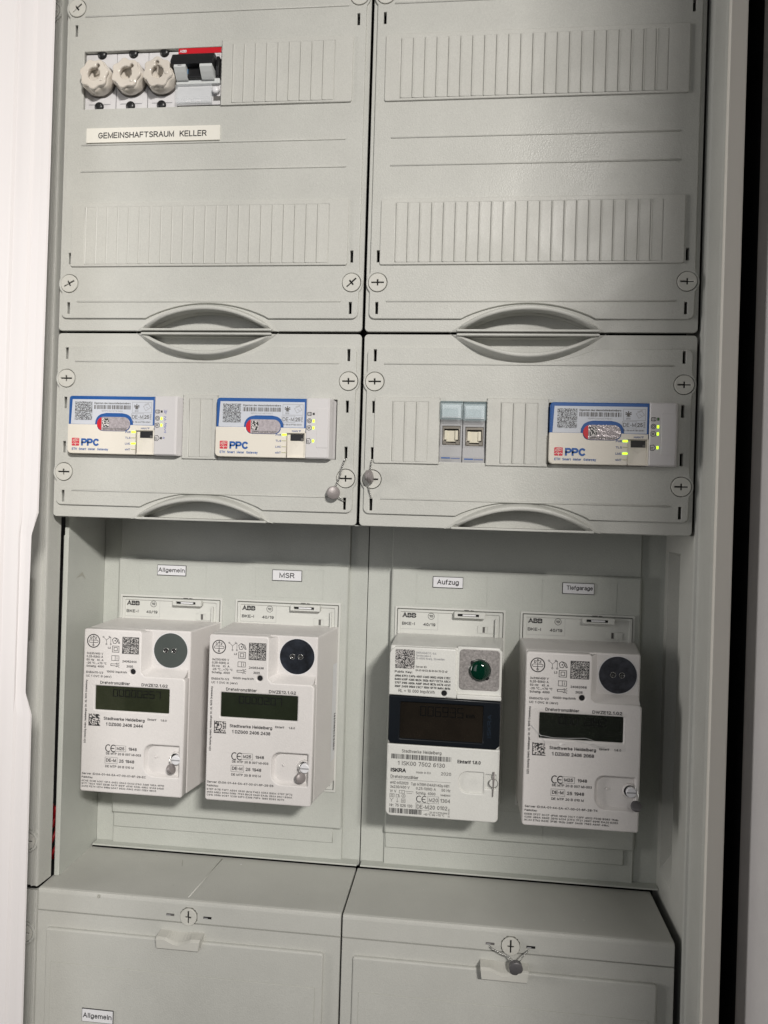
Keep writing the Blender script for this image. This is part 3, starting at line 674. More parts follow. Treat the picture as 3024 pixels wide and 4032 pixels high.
    strokes('printed_symbol', [closed(rect(24.8, 115.9, 30.4, 120.9)), closed(rect(26.2, 117.1, 29.0, 119.7))], 0.4, y, g_, t)
    strokes('printed_symbol', [closed(rect(24.4, 109.0, 27.4, 113.0)), closed(rect(27.4, 109.0, 30.6, 113.0)), [(29, 109.9), (29, 111.4)], [(29, 112.0), (29, 112.3)]], 0.35, y, g_, t)
    strokes('printed_symbol', [[(23.8, 106.2), (27.6, 106.2), (29.0, 107.0), (29.0, 103.9), (27.6, 104.7), (23.8, 104.7), (23.8, 106.2)], [(29.8, 105.4), (31.2, 105.4)], [(29.7, 106.3), (31.0, 107.3)], [(29.7, 104.5), (31.0, 103.5)]], 0.4, y, g_, t)
    quad('printed_code', 33.4, 115.2, 47.2, 128.6, y, CODEM, t)
    strokes('code_cross', [[(33.4, 121.9), (47.2, 121.9)], [(40.3, 115.2), (40.3, 128.6)], closed(rect(33.4, 115.2, 47.2, 128.6))], 0.4, y-0.03, INK, t)
    text('Drehstromzähler', 15.2, 89.3, 25.6, 2.5, y, g_, t, 0.012)
    text('DWZE12.1.G2', 50.6, 89.1, 22.2, 2.5, y, g_, t, 0.016)
    quad('printed_code', 6.4, 54.9, 16.0, 64.3, y, CODEL, t)
    strokes('code_edge', [[(6.4, 64.3), (6.4, 54.9), (16.0, 54.9)]], 0.6, y-0.03, INK, t)
    text('Stadtwerke Heidelberg', 19.0, 59.9, 35.2, 2.6, y, g_, t, 0.014)
    text('Eintarif', 56.6, 61.5, 7.4, 1.7, y, g_, t, 0.012); text('1.8.0', 67.6, 61.4, 5.2, 1.7, y, g_, t, 0.012)
    text('1 DZG00 2406 ' + serial[-4:], 21.0, 55.2, 31.8, 2.7, y, g_, t, 0.016)
    for X in (21.6, 26.0):
        strokes('ce_mark', [[(X+2.3*math.cos(math.radians(a_))+2.2, 36.9+2.75*math.sin(math.radians(a_))) for a_ in range(60, 301, 20)]] + ([[(X+0.2, 36.9), (X+2.6, 36.9)]] if X > 25 else []), 0.75, y, INK, t)
    text('M25', 31.0, 35.8, 6.6, 2.6, y, INK, t, 0.016); strokes('printed_frame', [closed(rect(29.9, 34.7, 38.7, 39.5))], 0.2, y, g_, t)
    text('1948', 41.0, 35.9, 7.2, 2.5, y, INK, t, 0.014)
    text('DE MTP 20 B 007 MI-003', 21.9, 31.6, 30, 1.9, y, g_, t, 0.014)
    text('DE-M', 22.1, 25.7, 8.6, 2.7, y, INK, t, 0.014); strokes('printed_frame', [closed(rect(21.2, 24.4, 31.7, 29.5))], 0.2, y, g_, t)
    text('25 1948', 33.3, 25.6, 13.0, 2.6, y, INK, t, 0.014)
    text('DE MTP 20 B 010 M', 21.6, 21.1, 24.4, 1.9, y, g_, t, 0.014)
    text('Server ID:' + sid, 1.6, 14.1, 55.0, 1.8, y, g_, t, 0.012); text('PublicKey:', 1.6, 11.2, 9.6, 1.6, y, g_, t, 0.012)
    for k_, (s_, w2) in enumerate(zip(keys, (70.6, 70.4, 64.0))): text(s_, 1.6, 8.3-2.3*k_, w2, 1.45, y, g_, t, 0.012)
    text('DZG Metering GmbH, Heidelberger Str. 32, 16515 Oranienburg', 4.0, 40.0, 52.0, 1.6, y, g_, t, 0.012, vertical=True)
    # side sticker
    def sx_(y): return W + 7.6*(y-d)/(D-2-d)
    obj('side_sticker', [(sx_(52)+0.12, 52, 20), (sx_(63)+0.12, 63, 20), (sx_(63)+0.12, 63, 104), (sx_(52)+0.12, 52, 104)], [(0, 1, 2, 3)], LABW, t)
    bars = []
    rnd = random.Random(3); zz = 28
    V = []; F = []
    while zz < 60:
        i = len(V); hgt = rnd.choice((0.5, 0.9, 1.4)); V += [(sx_(58)+0.2, 58, zz), (sx_(62)+0.2, 62, zz), (sx_(62)+0.2, 62, zz+hgt), (sx_(58)+0.2, 58, zz+hgt)]; F.append((i, i+1, i+2, i+3)); zz += hgt+rnd.choice((0.5, 0.9))
    obj('sticker_print', V, F, INK, t)
    return t
m1 = meter_dzg(-227.2, -375.3, 'leftmost white electricity meter, plain grey round port, under the Allgemein label', '24062444', DISCG, '0A-01-44-5A-47-00-01-6F-29-EC',
    ('dCAE 5C9E b061 13FA dAEC E6A3 5AA2 E1b0 3dd0 10EA 4FFE', '9171 76D4 1597 EE9E 547F B91F d335 423b 49EC 91A9 b4b6', '3AFE FE74 CE14 99Bd b0A7 9533 A942 A123 CEE4 96C5'), '00000257', mat('lcd_glass_olive', (0.026, 0.031, 0.016), 0.16, var=0.25, vscale=30))
m2 = meter_dzg(-120.6, -375.0, 'second white electricity meter from the left, dark smudged port, under the MSR label', '24062438', DISCN, '0A-01-44-5A-47-00-01-6F-29-E6',
    ('87EF 617E F4F7 AE94 3535 db1d F4E3 535A B904 0787 2F72', 'd550 b6E2 9454 006b 7F93 BbC9 04d0 EA3b 2B33 94C1 93AA', 'C91b 056b bC87 1C09 92F0 E395 F6F4 1885 B283 9270'), '0000207 ', LCDG)
m4 = meter_dzg(133.0, -376.6, 'rightmost white electricity meter, creased clear tape on its display, under the Tiefgarage label', '24062068', DISCS, '0A-01-44-5A-47-00-01-6F-28-74',
    ('E5EB 2F27 3CCF dFbE 0E49 31C7 C5FF d932 F03B B383 15db', '025E d89A 594E 2B16 b124 27F0 7F21 2897 691E EA25 E283', '9C33 E7b2 Bd3E 3F9E 162b 2dEF 0A05 7583 A64F 49bC'), '0001382 ', mat('lcd_glass_dark', (0.010, 0.013, 0.008), 0.16, var=0.4, vscale=60))
# tape strip on the display of the rightmost meter
def tape(parent, x0, z0, x1, z1, crumple):
    rnd = random.Random(11); V = []; F = []; nx, nz_ = 26, 10
    for j in range(nz_+1):
        for i in range(nx+1):
            u, v = i/nx, j/nz_; k_ = max(0, 1-v*3.0)*crumple
            V.append((x0+(x1-x0)*u, -0.35-k_*rnd.random()*1.3, z0+(z1-z0)*v + (k_*(rnd.random()-0.5)*1.2) + (k_*2.0*(1-u*2) if u < 0.5 else 0)))
    for j in range(nz_):
        for i in range(nx): a = j*(nx+1)+i; F.append((a, a+1, a+nx+2, a+nx+1))
    return obj('display_tape', V, F, TAPE, parent, False)
tape(m4, 4.5, 62.0, 76, 90.5, 1.0)
CREASE_GLINT = mat('tape_crease_glint', (0.85, 0.85, 0.85), 0.1, alpha=0.7, spec=1.0)  # white strips painted as the highlights along the tape's creases
for k_, ln in enumerate(([(4.6, 78.0), (7.5, 75.0), (10.4, 71.8), (12.6, 69.8)], [(11.6, 70.4), (15.0, 70.0), (22.0, 69.0), (34.0, 69.4), (46.0, 70.2), (52.0, 68.6)], [(12.0, 69.0), (14.5, 66.8), (15.6, 64.9)], [(39.0, 67.6), (47.0, 66.6), (52.0, 65.8), (56.5, 64.4), (60.5, 64.2)], [(50.0, 65.0), (54.0, 63.6), (57.0, 63.4)], [(20, 64.6), (20.8, 64.5)], [(25.6, 64.2), (26.6, 64.2)], [(30.0, 64.6), (31.0, 64.5)])):
    tube('tape_crease_glint', [(a_, -0.9, b_) for a_, b_ in ln], 0.16 if k_ else 0.24, CREASE_GLINT, m4, 5)

def meter_iskra(x, z):
    t = thing('electricity_meter', 'white electricity meter with green lens and dark display band, under the Aufzug label', 'electricity meter', (x, 15, z), 'electricity meters in the niche')
    W, H, D, M = 87.8, 135.0, 68, METER2
    housing(W-0.8, H-1.2, 3.5, D-2, (1.0, 4.0, 0.4), M, t, 1.6)
    # lower and upper front sections
    pk = rrect(56.8, 21.8, 76.0, 38.2, (0.5, 0.5, 7.0, 7.0), 6)
    wg = [(76.0, 25.5), (83.4, 22.4), (83.4, 38.6), (76.0, 34.6)]
    plate('lower_front', [rrect(0, 0, W, 56.6, (3.5, 0.8, 0.8, 4.5), 5), pk, rrect(77.4, 26.0, 85.6, 37.0, 0.6, 2)], 0, 5, M, t, 1.0, 3)
    box('pocket_floor', 54, 87, 1.7, 4, 20, 40, M, t)
    strokes('pocket_ridges', [[(75.6, 34.8), (83.5, 38.4)], [(75.6, 25.8), (83.5, 21.6)], closed(circ(68.0, 30.2, 2.6, 18)), closed(circ(68.0, 30.2, 1.1, 12))], 0.4, 1.6, METER2, t)
    lathe('sealing_button', [(2.6, 3.3), (-0.6, 3.3), (-1.0, 2.9), (-1.1, 1.0)], (83.6, 31.0), METER2, t, 30, sharp=30)
    strokes('button_ring', [closed(circ(83.6, 31.0, 3.4, 26))], 0.35, -1.15, INKG, t)
    tube('sealing_pin', [(83.6, -1.6, 40.0), (83.7, -1.7, 34.5), (83.5, -1.7, 28), (83.3, -1.2, 20.6)], [0.7, 0.75, 0.45, 0.3], SEALM, t, 8)
    up = [(2.0, 94.4), (50.6, 94.4), (50.6, 133.0), (49.6, 134.6), (4.0, 134.6), (1.4, 132.0), (0.0, 97.0)]
    plate('upper_front', [[(0, 95.2), (53.2, 94.6), (53.2, 99.5), (52.0, 101.5), (52.0, 132.2), (51.0, 133.2), (4.5, 133.2), (1.2, 130.6), (0, 128)], circ(43.4, 98.3, 2.2, 20)], 0, 6, M, t, 0.9, 2)
    box('led_window', 41, 45.8, 1.2, 2.0, 96, 100.6, BLACK, t)
    plate('port_block', [[(53.3, 94.6), (W, 94.6), (W, 132.0), (W-2.6, 135.0), (53.3, 135.0)]], 3.2, 9, M, t, 0.8, 2)
    plate('port_step', [rrect(53.4, 94.6, W, 98.0, 0.8, 2)], 0, 6, M, t, 0.7, 2)
    plate('foil_patch', [rrect(54.8, 101.6, 86.0, 133.2, 3.0, 5), circ(70.6, 117.4, 8.6, 36)], 2.6, 3.6, FOIL, t, 0.1)
    plate('lens_ring', [circ(70.6, 117.4, 9.0, 40), circ(70.6, 117.4, 8.4, 40)], 2.2, 3.6, STEEL, t, 0.1)
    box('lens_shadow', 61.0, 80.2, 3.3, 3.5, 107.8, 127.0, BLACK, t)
    lathe('green_lens', [(3.4, 8.2), (1.6, 8.0), (0.2, 6.6), (-0.6, 4.4), (-0.9, 2.0), (-0.95, 0.5)], (70.6, 117.2), GREENL, t, 40)
    for a_ in (135, -45):
        cxx, czz = 70.6+8.0*math.cos(math.radians(a_)), 117.3+8.0*math.sin(math.radians(a_))
        lathe('lens_catch', [(3.3, 1.8), (2.2, 1.7), (2.0, 1.0)], (cxx, czz), BLACK, t, 14)
    strokes('lens_highlight_ring', [closed(circ(70.6, 117.2, 5.6, 30))], 0.2, -0.62, GREENL, t)
    # dark display band
    band = plate('display_band', [[(0.3, 60.2), (2.2, 57.2), (84.6, 57.0), (W-0.3, 60.0), (W-0.3, 94.0), (0.3, 94.8)], rrect(9.5, 61.5, 74.2, 90.2, 0.8, 2)], -1.0, 6, NAVY, t, 0.9, 2)
    dsp = box('display', 9, 75, 0.5, 1.2, 61, 90.8, LCDB, t)
    seven(dsp, '006935', 25.5, 80.0, 4.0, 7.2, 0.44, LCDD); text('kWh', 61, 80.0, 7, 3, 0.44, LCDD, dsp, 0.02, name='display_digits')
    text('ISKRA', 80.6, 66.0, 18, 3.0, -1.06, mat('navy_emboss', (0.02, 0.03, 0.045), 0.2), t, 0.0, vertical=True)
    y = -0.12; g_ = INKG
    quad('printed_code', 4.4, 116.3, 19.6, 131.3, y, CODEM, t)
    strokes('code_cross', [[(4.4, 123.8), (19.6, 123.8)], [(12, 116.3), (12, 131.3)]], 0.4, y-0.03, INK, t)
    for s_, zz, w2 in (('ISKRAEMECO, d.d.', 128.4, 16.0), ('Savska loka 4', 126.2, 11.6), ('SI-4000 Kranj, Slovenien', 124.0, 22.4), ('Server-ID:', 117.4, 8.8), ('0A-01-49-53-4b-00-04-78-CE-d2', 114.6, 25)):
        text(s_, 20.6, zz, w2, 1.7, y, INKL if zz > 120 else g_, t, 0.005)
    text('Public Key:', 4.2, 112.8, 14.0, 1.8, y, INK, t, 0.02)
    for k_, s_ in enumerate(('d99d 87F2 CAFb 4501 Cdd3 9652 8129 C7EC', 'B465 b33F 4385 9b2A 362b 9CF7 EC7A A5C4', '3707 3185 AB0b A68F 0643 9E7b b578 ACd1', '36bF 2A69 95b9 C9C7 1994 5F70 9d54 861b')):
        text(s_, 4.4, 109.6-2.75*k_, 43.8, 1.75, y, INK, t, 0.018)
    text('RL = 10 000 Imp/kWh', 7.6, 97.6, 28.6, 2.5, y, g_, t, 0.0)
    text('Stadtwerke Heidelberg', 11.6, 50.2, 31.2, 2.6, y, g_, t, 0.0)
    barcode(3.6, 50.4, 45.1, 48.9, y, INK, t, 5, 0.45)
    text('1 ISK00 7502 6130', 8.6, 40.2, 37.2, 3.3, y, g_, t, 0.0)
    text('ISKRA', 3.2, 34.6, 12.2, 3.2, y, INK, t, 0.03)
    text('Made in EU', 23.4, 34.6, 11.4, 1.7, y, g_, t, 0.0); text('2020', 42.8, 34.3, 8.0, 2.5, y, g_, t, 0.0)
    text('Drehstromzähler', 3.4, 29.8, 22, 2.6, y, g_, t, 0.0); strokes('printed_line', [[(3.2, 28.9), (50.6, 28.9)]], 0.18, y, g_, t)
    text('eHZ-MS2020', 3.2, 25.2, 14.4, 2.2, y, g_, t, 0.0); text('Typ MT691-D4A51-K0y-H01', 19.6, 25.0, 30.0, 2.2, y, g_, t, 0.0)
    text('3x230/400 V', 3.2, 21.9, 15.4, 2.2, y, g_, t, 0.0); text('0,25-5(60) A', 23.6, 21.8, 15.6, 2.2, y, g_, t, 0.0); text('50 Hz', 43.6, 21.6, 7.0, 2.2, y, g_, t, 0.0)
    text('W V', 3.2, 18.4, 5.0, 2.2, y, g_, t, 0.0); text('Schltg. 4000', 23.6, 18.2, 15.4, 2.2, y, g_, t, 0.0); text('14MID003', 42.8, 18.0, 7.8, 1.5, y, g_, t, 0.005)
    strokes('printed_symbol', [closed(rect(10.6, 18.2, 14.8, 20.4)), [(12.7, 18.2), (12.7, 20.4)], [(15.6, 20.0), (21.6, 19.8)], [(16.4, 18.6), (20.6, 18.4)],
            closed(rect(3.2, 14.8, 6.6, 17.4)), closed(rect(4.2, 15.5, 5.6, 16.7)), closed([(8.2, 14.8), (8.2, 17.2), (9.8, 17.0), (10.2, 15)]), [(10.2, 17.4), (11, 15)], closed(circ(14.0, 16.2, 1.4, 16)),
            [(3.2, 14.0), (4.6, 12.6), (6.0, 14.0)], [(4.6, 12.6), (4.6, 11.0)], [(9.2, 14), (9.2, 12.4)], closed(circ(9.2, 11.4, 0.5, 8)), closed(rect(12.4, 11.0, 15.4, 13.8)), closed(rect(13.3, 11.9, 14.5, 12.9))], 0.28, y, g_, t)
    text('A', 13.3, 15.4, 1.4, 1.6, y, g_, t, 0.0)
    for X in (24.4, 28.6):
        strokes('ce_mark', [[(X+2.1*math.cos(math.radians(a_))+2.0, 14.6+2.35*math.sin(math.radians(a_))) for a_ in range(60, 301, 20)]] + ([[(X+0.2, 14.6), (X+2.4, 14.6)]] if X > 28 else []), 0.6, y, INK, t)
    text('M20', 34.0, 12.9, 7.2, 3.0, y, g_, t, 0.0); strokes('printed_frame', [closed(rect(33.0, 11.8, 41.6, 17.2))], 0.2, y, g_, t); text('1304', 42.8, 12.9, 7.8, 3.0, y, g_, t, 0.0)
    text('DE-M', 24.6, 7.0, 9.2, 3.2, y, g_, t, 0.0); strokes('printed_frame', [closed(rect(24.0, 6.0, 34.2, 11.5))], 0.2, y, g_, t); text('20 0102', 34.8, 7.1, 13.8, 3.1, y, g_, t, 0.0)
    text('Nr: 75 026 130', 3.2, 7.4, 18.0, 2.3, y, g_, t, 0.0); barcode(3.0, 28.4, 2.3, 6.2, y, INK, t, 9, 0.45)
    text('DE-15-M-PTB-0059', 35.0, 4.1, 13.6, 1.3, y, g_, t, 0.0); text('-40 °C bis +70 °C', 30.0, 2.0, 16.4, 1.8, y, g_, t, 0.0)
    text('22.745.394', 50.4, 1.6, 7.0, 1.2, y, g_, t, 0.0, vertical=True)
    text('Eintarif 1.8.0', 55.4, 44.6, 18.0, 2.7, y, INK, t, 0.016)
    return t
m3 = meter_iskra(26.6, -376.7)

# ------------------------------------------------------------------ small labels
def sticker(label, x, y, z, wd, h, txt, tw, th, tz, mt=LABW, edge=True, tx=None):
    t = thing('name_label', label, 'label', (x, y, z), 'printed name labels')
    if edge: box('label_edge', -0.4, wd+0.35, -0.5, 0.5, -0.45, h+0.4, BLACK, t)
    box('label_face', 0, wd, -0.9, 0.3, 0, h, mt, t, 0.1)
    text(txt, (wd-tw)/2 if tx is None else tx, tz, tw, th, -0.98, INK, t, 0.006)
    return t
sticker('small white label reading Allgemein above the leftmost meter', -192.6, 80.2, -200.4, 26.0, 8.6, 'Allgemein', 24.6, 3.9, 2.6)
sticker('small white label reading MSR above the second meter from the left', -86.4, 80.2, -201.1, 26.0, 8.8, 'MSR', 13.6, 4.6, 2.2)
sticker('small white label reading Aufzug above the meter with the green lens', 56.2, 80.2, -201.6, 25.4, 8.8, 'Aufzug', 18.8, 4.4, 2.5)
sticker('small white label reading Tiefgarage above the rightmost meter', 166.6, 80.2, -202.4, 25.8, 8.6, 'Tiefgarage', 21.8, 3.6, 3.1, tx=3.0)
g = sticker('wide cream sticker reading GEMEINSHAFTSRAUM KELLER under the three fuses', -228.4, -2.3, 150.8, 110.2, 11.6, 'GEMEINSHAFTSRAUM  KELLER', 89.6, 4.7, 3.2, LABY, edge=False, tx=10.0)

# ------------------------------------------------------------------ fuses
def fuse(x, label, ang, wd=26.2):
    t = thing('fuse_holder', label, 'fuse holder', (x, 1.2, 179.0), 'screw-in fuse holders')
    cx = wd/2; H = 44.9
    plate('base_plate', [rect(0.15, 0.4, wd-0.15, H)], 0, 6, DEVW, t, 0.35)
    box('label_window', 3.8, wd-4.6, -0.35, 0.5, 4.6, 9.6, DEVW, t, 0.15)
    box('window_edge', 3.6, wd-4.4, -0.15, 0.4, 4.2, 4.6, INKL, t)
    for (sx, sz, up) in ((cx+0.6, H-0.3, 1), (cx-0.8, 2.6, 0)):
        lathe('terminal_screw', [(0.2, 3.9), (-0.6, 3.8), (-1.5, 3.0), (-2.0, 1.8), (-2.1, 0.6)], (sx, sz), BLACK, t, 22)
    # porcelain screw cap
    a0 = math.radians(ang); cz_ = 22.6
    def rf(y, r, a):
        return r*(1 + (0.07 if y < -6 else 0.035)*math.cos(7*(a-a0))) if (y <= -3.5 and r > 8.6) else r
    prof = [(5, 12.2), (-1.0, 12.4), (-2.2, 12.5), (-4.2, 12.6), (-8.4, 12.2), (-10.2, 11.4), (-10.4, 9.4), (-10.2, 8.2), (-7.4, 8.0), (-7.2, 4.9), (-3.4, 4.7), (-3.2, 2.9), (1.0, 2.7), (1.1, 0.5)]
    cap = lathe('screw_cap', prof, (cx, cz_), PORC, t, 84, rf)
    out = [(cx+11.35*(1+0.075*math.cos(7*(2*PI*i/84-a0)))*math.cos(2*PI*i/84), cz_+11.35*(1+0.075*math.cos(7*(2*PI*i/84-a0)))*math.sin(2*PI*i/84)) for i in range(84)]
    key = []
    for i in range(33):
        b_ = math.radians(14+332*i/32); key.append((5.0*math.cos(b_), 5.0*math.sin(b_)))
    key += [(6.0, -1.05)] + [(7.3+1.45*math.cos(math.radians(q)), 1.45*math.sin(math.radians(q))) for q in range(-130, 131, 26)] + [(6.0, 1.05)]
    key = [(cx+x_*math.cos(a0)-z_*math.sin(a0), cz_+x_*math.sin(a0)+z_*math.cos(a0)) for x_, z_ in key]
    plate('cap_face', [out, key], -12.6, -8.4, PORC, cap, 1.1, 3)
    lathe('cap_pip', [(-12.4, 1.7), (-12.9, 1.3), (-13.0, 0.4)], (cx+7.6*math.cos(a0-1.75), cz_+7.6*math.sin(a0-1.75)), PORC, cap, 14)
    lathe('skirt', [(5, 13.4), (-0.8, 13.3), (-1.8, 12.7), (-1.8, 9)], (cx, 22.6), mat('skirt_gap_shade', (0.10, 0.09, 0.08), 0.3), t, 48)  # dark colour paints the shadow between cap and base
    return t
fuse(-232.8, 'leftmost porcelain fuse cap of three, its keyhole pointing to one o clock', 62)
fuse(-206.4, 'middle porcelain fuse cap of three, its keyhole pointing to upper right', 48)
fuse(-180.0, 'right porcelain fuse cap of three, keyhole straight up, next to the breaker', 92, 25.0)
bk = thing('circuit_breaker', 'double circuit breaker with red top stripe and black toggle beside the fuses', 'circuit breaker', (-154.8, 0, 179.2))
box('body', 0.2, 35.4, -1.0, 8, 0.4, 45.6, DEVW, bk, 0.4)
box('red_stripe', 0.3, 35.3, -1.35, 0, 41.3, 45.7, RED, bk, 0.2)
text('ABB', 1.4, 42.3, 5.6, 2.0, -1.5, LABW, bk, 0.03)
quad('print_split', 1.3, 43.2, 7.2, 43.35, -1.55, RED, bk)
quad('faint_print', 2.0, 39.2, 9.0, 40.0, -1.12, INKL, bk); text('C16', 2.0, 36.6, 5.4, 1.9, -1.12, INKG, bk)
box('test_window', 17.2, 20.4, -1.2, 0, 38.6, 40.4, mat('dark_red', (0.10, 0.01, 0.01), 0.4), bk)
strokes('printed_symbol', [[(23, 40), (25, 38.6), (26.4, 40)], [(28, 38.6), (30.5, 38.6), (30.5, 40)], [(32, 40.2), (34, 40.2), (34, 36)]], 0.25, -1.12, INKL, bk)
box('front_shoulder', 0.0, 35.4, -3.6, 0, 15.8, 20.0, TOGGLE, bk, 0.5)
V = []; F = []
for X in (-1.4, 32.6): V += [(X, -1, 36.6), (X, -9, 36.4), (X, -13.0, 29.0), (X, -12.0, 27.2), (X, -1, 26)]
F = [tuple(range(5)), tuple(range(5, 10))] + [(i, (i+1) % 5, 5+(i+1) % 5, 5+i) for i in range(5)]
obj('toggle_bar', V, F, BLACK, bk)
V = []; F = []
for X in (33.6, 35.4): V += [(X, -1, 36.0), (X, -6, 35.6), (X, -7.6, 27), (X, -6.0, 21), (X, -1, 19)]
obj('toggle_arm', V, [tuple(range(5)), tuple(range(5, 10))] + [(i, (i+1) % 5, 5+(i+1) % 5, 5+i) for i in range(5)], BLACK, bk)
box('toggle_hub', 9.0, 24.0, -6.8, 0, 19.2, 29.0, BLACK, bk, 1.0)
box('hub_mark', 10.3, 11.0, -7.0, -4, 22, 26, mat('hub_blue', (0.02, 0.12, 0.25), 0.4), bk)
for a_, b_ in ((1.0, 10.4), (21.8, 31.6)):
    V = []; pf = [(-1, 28.4), (-8.6, 28.6), (-11.4, 27.6), (-11.8, 25.0), (-9.4, 22.0), (-6.8, 19.4), (-5.4, 18.2), (-1, 18)]
    for X in (a_, b_): V += [(X, p[0], p[1]) for p in pf]
    n = len(pf); obj('toggle', V, [tuple(range(n)), tuple(range(n, 2*n))] + [(i, (i+1) % n, n+(i+1) % n, n+i) for i in range(n)], TOGGLE, bk)
quad('faint_print', 4.2, 26.0, 7.4, 26.6, -11.95, INKL, bk)
box('label_carrier', 0.6, 28.8, -1.7, -0.9, 1.6, 14.0, mat('carrier_grey', (0.62, 0.62, 0.63), 0.4), bk)
cv = box('clear_label_cover', 0.0, 29.6, -5.2, -1.8, 0.2, 15.0, CLEAR, bk, 0.5)
box('cover_rib', 0.6, 29.0, -5.6, -5.0, 3.4, 3.9, CLEAR, cv); box('cover_clip', 9, 13, -5.5, -5.0, 0.8, 1.6, LABW, cv); box('cover_clip', 17, 21, -5.5, -5.0, 0.8, 1.6, LABW, cv)
lathe('terminal_knob', [(-1, 2.9), (-4.4, 2.7), (-5.2, 2.0), (-5.4, 0.6)], (32.2, 10.4), LABW, bk, 22)
box('terminal_gap', 30.0, 35.4, -1.3, -0.9, 3.6, 7.0, INKG, bk)

# ------------------------------------------------------------------ smart meter gateways
def icon_list():
    return None
def gateway(x, label, serial, leds, han_open, skew):
    t = thing('smart_meter_gateway', label, 'gateway device', (x, 0, -98.4), 'communication gateways on the rail')
    W, H, yf = 71.6, 45.8, -8.0
    # body: blue upper shell
    box('body', 0.6, W-0.4, -6.2, 18, 0.8, H-0.6, CREAM, t, 1.0)
    b = plate('blue_shell', [rrect(0.2, 20.0, W, H, (0.3, 0.6, 2.4, 0.3), 4)], yf, 4, BLUE, t, 0.7, 2)
    arch_o = [(53.6, 23.2)] + [(38.2+15.4*math.cos(a_) if math.cos(a_) > 0 else 38.2+15.4*math.cos(a_), 23.2+9.6*math.sin(a_)) for a_ in [PI*i/14 for i in range(1, 14)]] + [(22.8, 23.2)]
    arch_o = [(cxx, zz) for cxx, zz in ([(54.0, 23.0), (53.6, 26.5), (51.8, 29.6), (48.6, 31.6), (44.5, 32.4), (31.5, 32.4), (27.6, 31.6), (24.6, 29.6), (22.8, 26.5), (22.4, 23.0)])]
    lab_ = [(2.2, 23.4)] + [(22.2, 23.4)] + arch_o[::-1] + [(54.2, 23.4), (W-1.6, 23.4), (W-1.6, H-2.8), (3.2, H-2.8)]
    plate('white_label', [lab_], yf-0.12, yf+0.3, FILM, t, 0)
    pill = rrect(24.4, 18.3, 51.6, 29.3, 5.4, 7)
    cr = rrect(0.0, 0.0, W-0.2, 23.2, (1.4, 0.4, 0.4, 2.6), 4)
    notch = [(0.6, 23.2), (23.6, 23.2)] + [(24.0, 21.2), (25.0, 19.2), (26.8, 17.8), (29.4, 17.2), (46.6, 17.2), (49.2, 17.8), (51.0, 19.2), (52.0, 21.2), (52.4, 23.2)] + [(W-0.4, 23.2), (W-0.2, 22.8)]
    sx = 56.6
    crm = [(2.6, 0.0), (sx, 0.0), (sx, 19.0), (W-0.6, 19.0), (W-0.4, 23.0), (51.8, 23.2), (51.6, 21.4), (50.6, 19.6), (48.8, 18.4), (46.4, 18.0), (29.6, 18.0), (27.2, 18.4), (25.4, 19.6), (24.4, 21.4), (24.2, 23.2), (0.2, 23.2), (0.0, 22.6), (0.0, 2.6), (0.9, 0.9)]
    plate('cream_front', [crm], yf-0.7, -2, CREAM, t, 0.5, 2)
    plate('window_seat', [rrect(22.9, 18.0, 53.3, 31.8, 6.6, 7)], yf-0.35, yf+1, BLUE, t, 0.2)
    plate('security_seal', [pill], yf-0.8, yf+0.6, mat('seal_film', (0.42, 0.38, 0.39), 0.25, metal=0.3, bump=0.8, bscale=500, var=0.2, vscale=500), t, 0.15)
    plate('seal_red_end', [[(28.0, 18.6), (28.0, 29.0)] + [p for p in sorted([p for p in pill if p[0] < 27.9], key=lambda p: -p[1])]], yf-0.9, yf-0.2, RED, t, 0)
    quad('printed_code', 28.6, 21.0, 34.2, 28.0, yf-0.86, CODEL, t)
    text(serial, 29.6, 18.9, 19.0, 1.5, yf-0.88, INKG, t, 0.02)
    yl = yf-0.18
    quad('printed_code', 5.4, 26.6, 19.8, 41.2, yl, CODEB, t); strokes('code_cross', [[(5.4, 34.0), (19.8, 34.0)]], 0.35, yl-0.03, INKG, t)
    text('Eigentum des Messstellenbetreibers', 21.4, 39.4, 30.0, 1.5, yl, INKG, t, 0.012)
    barcode(21.4, 51.4, 35.4, 38.6, yl, INKG, t, int(x) % 97, 0.55)
    text('1EPPC' + serial[-10:], 27.4, 33.4, 17.6, 1.1, yl, INKL, t, 0.01)
    strokes('printed_frame', [closed(rect(53.0, 33.0, 68.8, 41.2)), closed(rect(52.4, 27.4, 62.6, 32.2))], 0.25, yl, INKL, t)
    strokes('printed_eagle', [[(54.8, 38.8), (56.6, 37.6), (58.4, 38.8)], [(54.6, 37.6), (56.6, 37.0), (58.6, 37.6)], [(56.6, 39.6), (56.6, 35.8)], [(55.6, 36.0), (56.6, 37.0), (57.6, 36.0)]], 0.7, yl, INKG, t)
    strokes('printed_symbol', [[(62, 38), (66, 40), (68, 37), (64, 34.6), (62, 38)], [(63, 39.4), (66.5, 40.6)], [(64.5, 37.5), (66, 36.5)]], 0.3, yl, INKL, t)
    text('BSI', 55.2, 33.7, 2.8, 1.2, yl, INKG, t); text('DE-M', 53.0, 28.2, 9.0, 3.0, yl, INKG, t, 0.0); text('25', 63.0, 28.2, 4.0, 3.0, yl, INKG, t, 0.01)
    text('0102', 68.7, 27.6, 4.4, 1.2, yl, INKG, t, 0.01, vertical=True)
    text('DE-19-M-PTB-0041', 52.4, 25.0, 15.6, 1.2, yl, INKG, t, 0.012)
    yc = yf-0.82
    text('PPC', 11.6, 6.0, 15.0, 5.9, yc, BLUEP, t, 0.035)
    text('ETH  Smart  Meter  Gateway', 4.0, 2.6, 30.2, 1.9, yc, BLUEP, t, 0.012)
    # red sign beside the lettering: square with fan of rays and two bowls
    red2 = mat('coral_print', (0.60, 0.045, 0.07), 0.5)
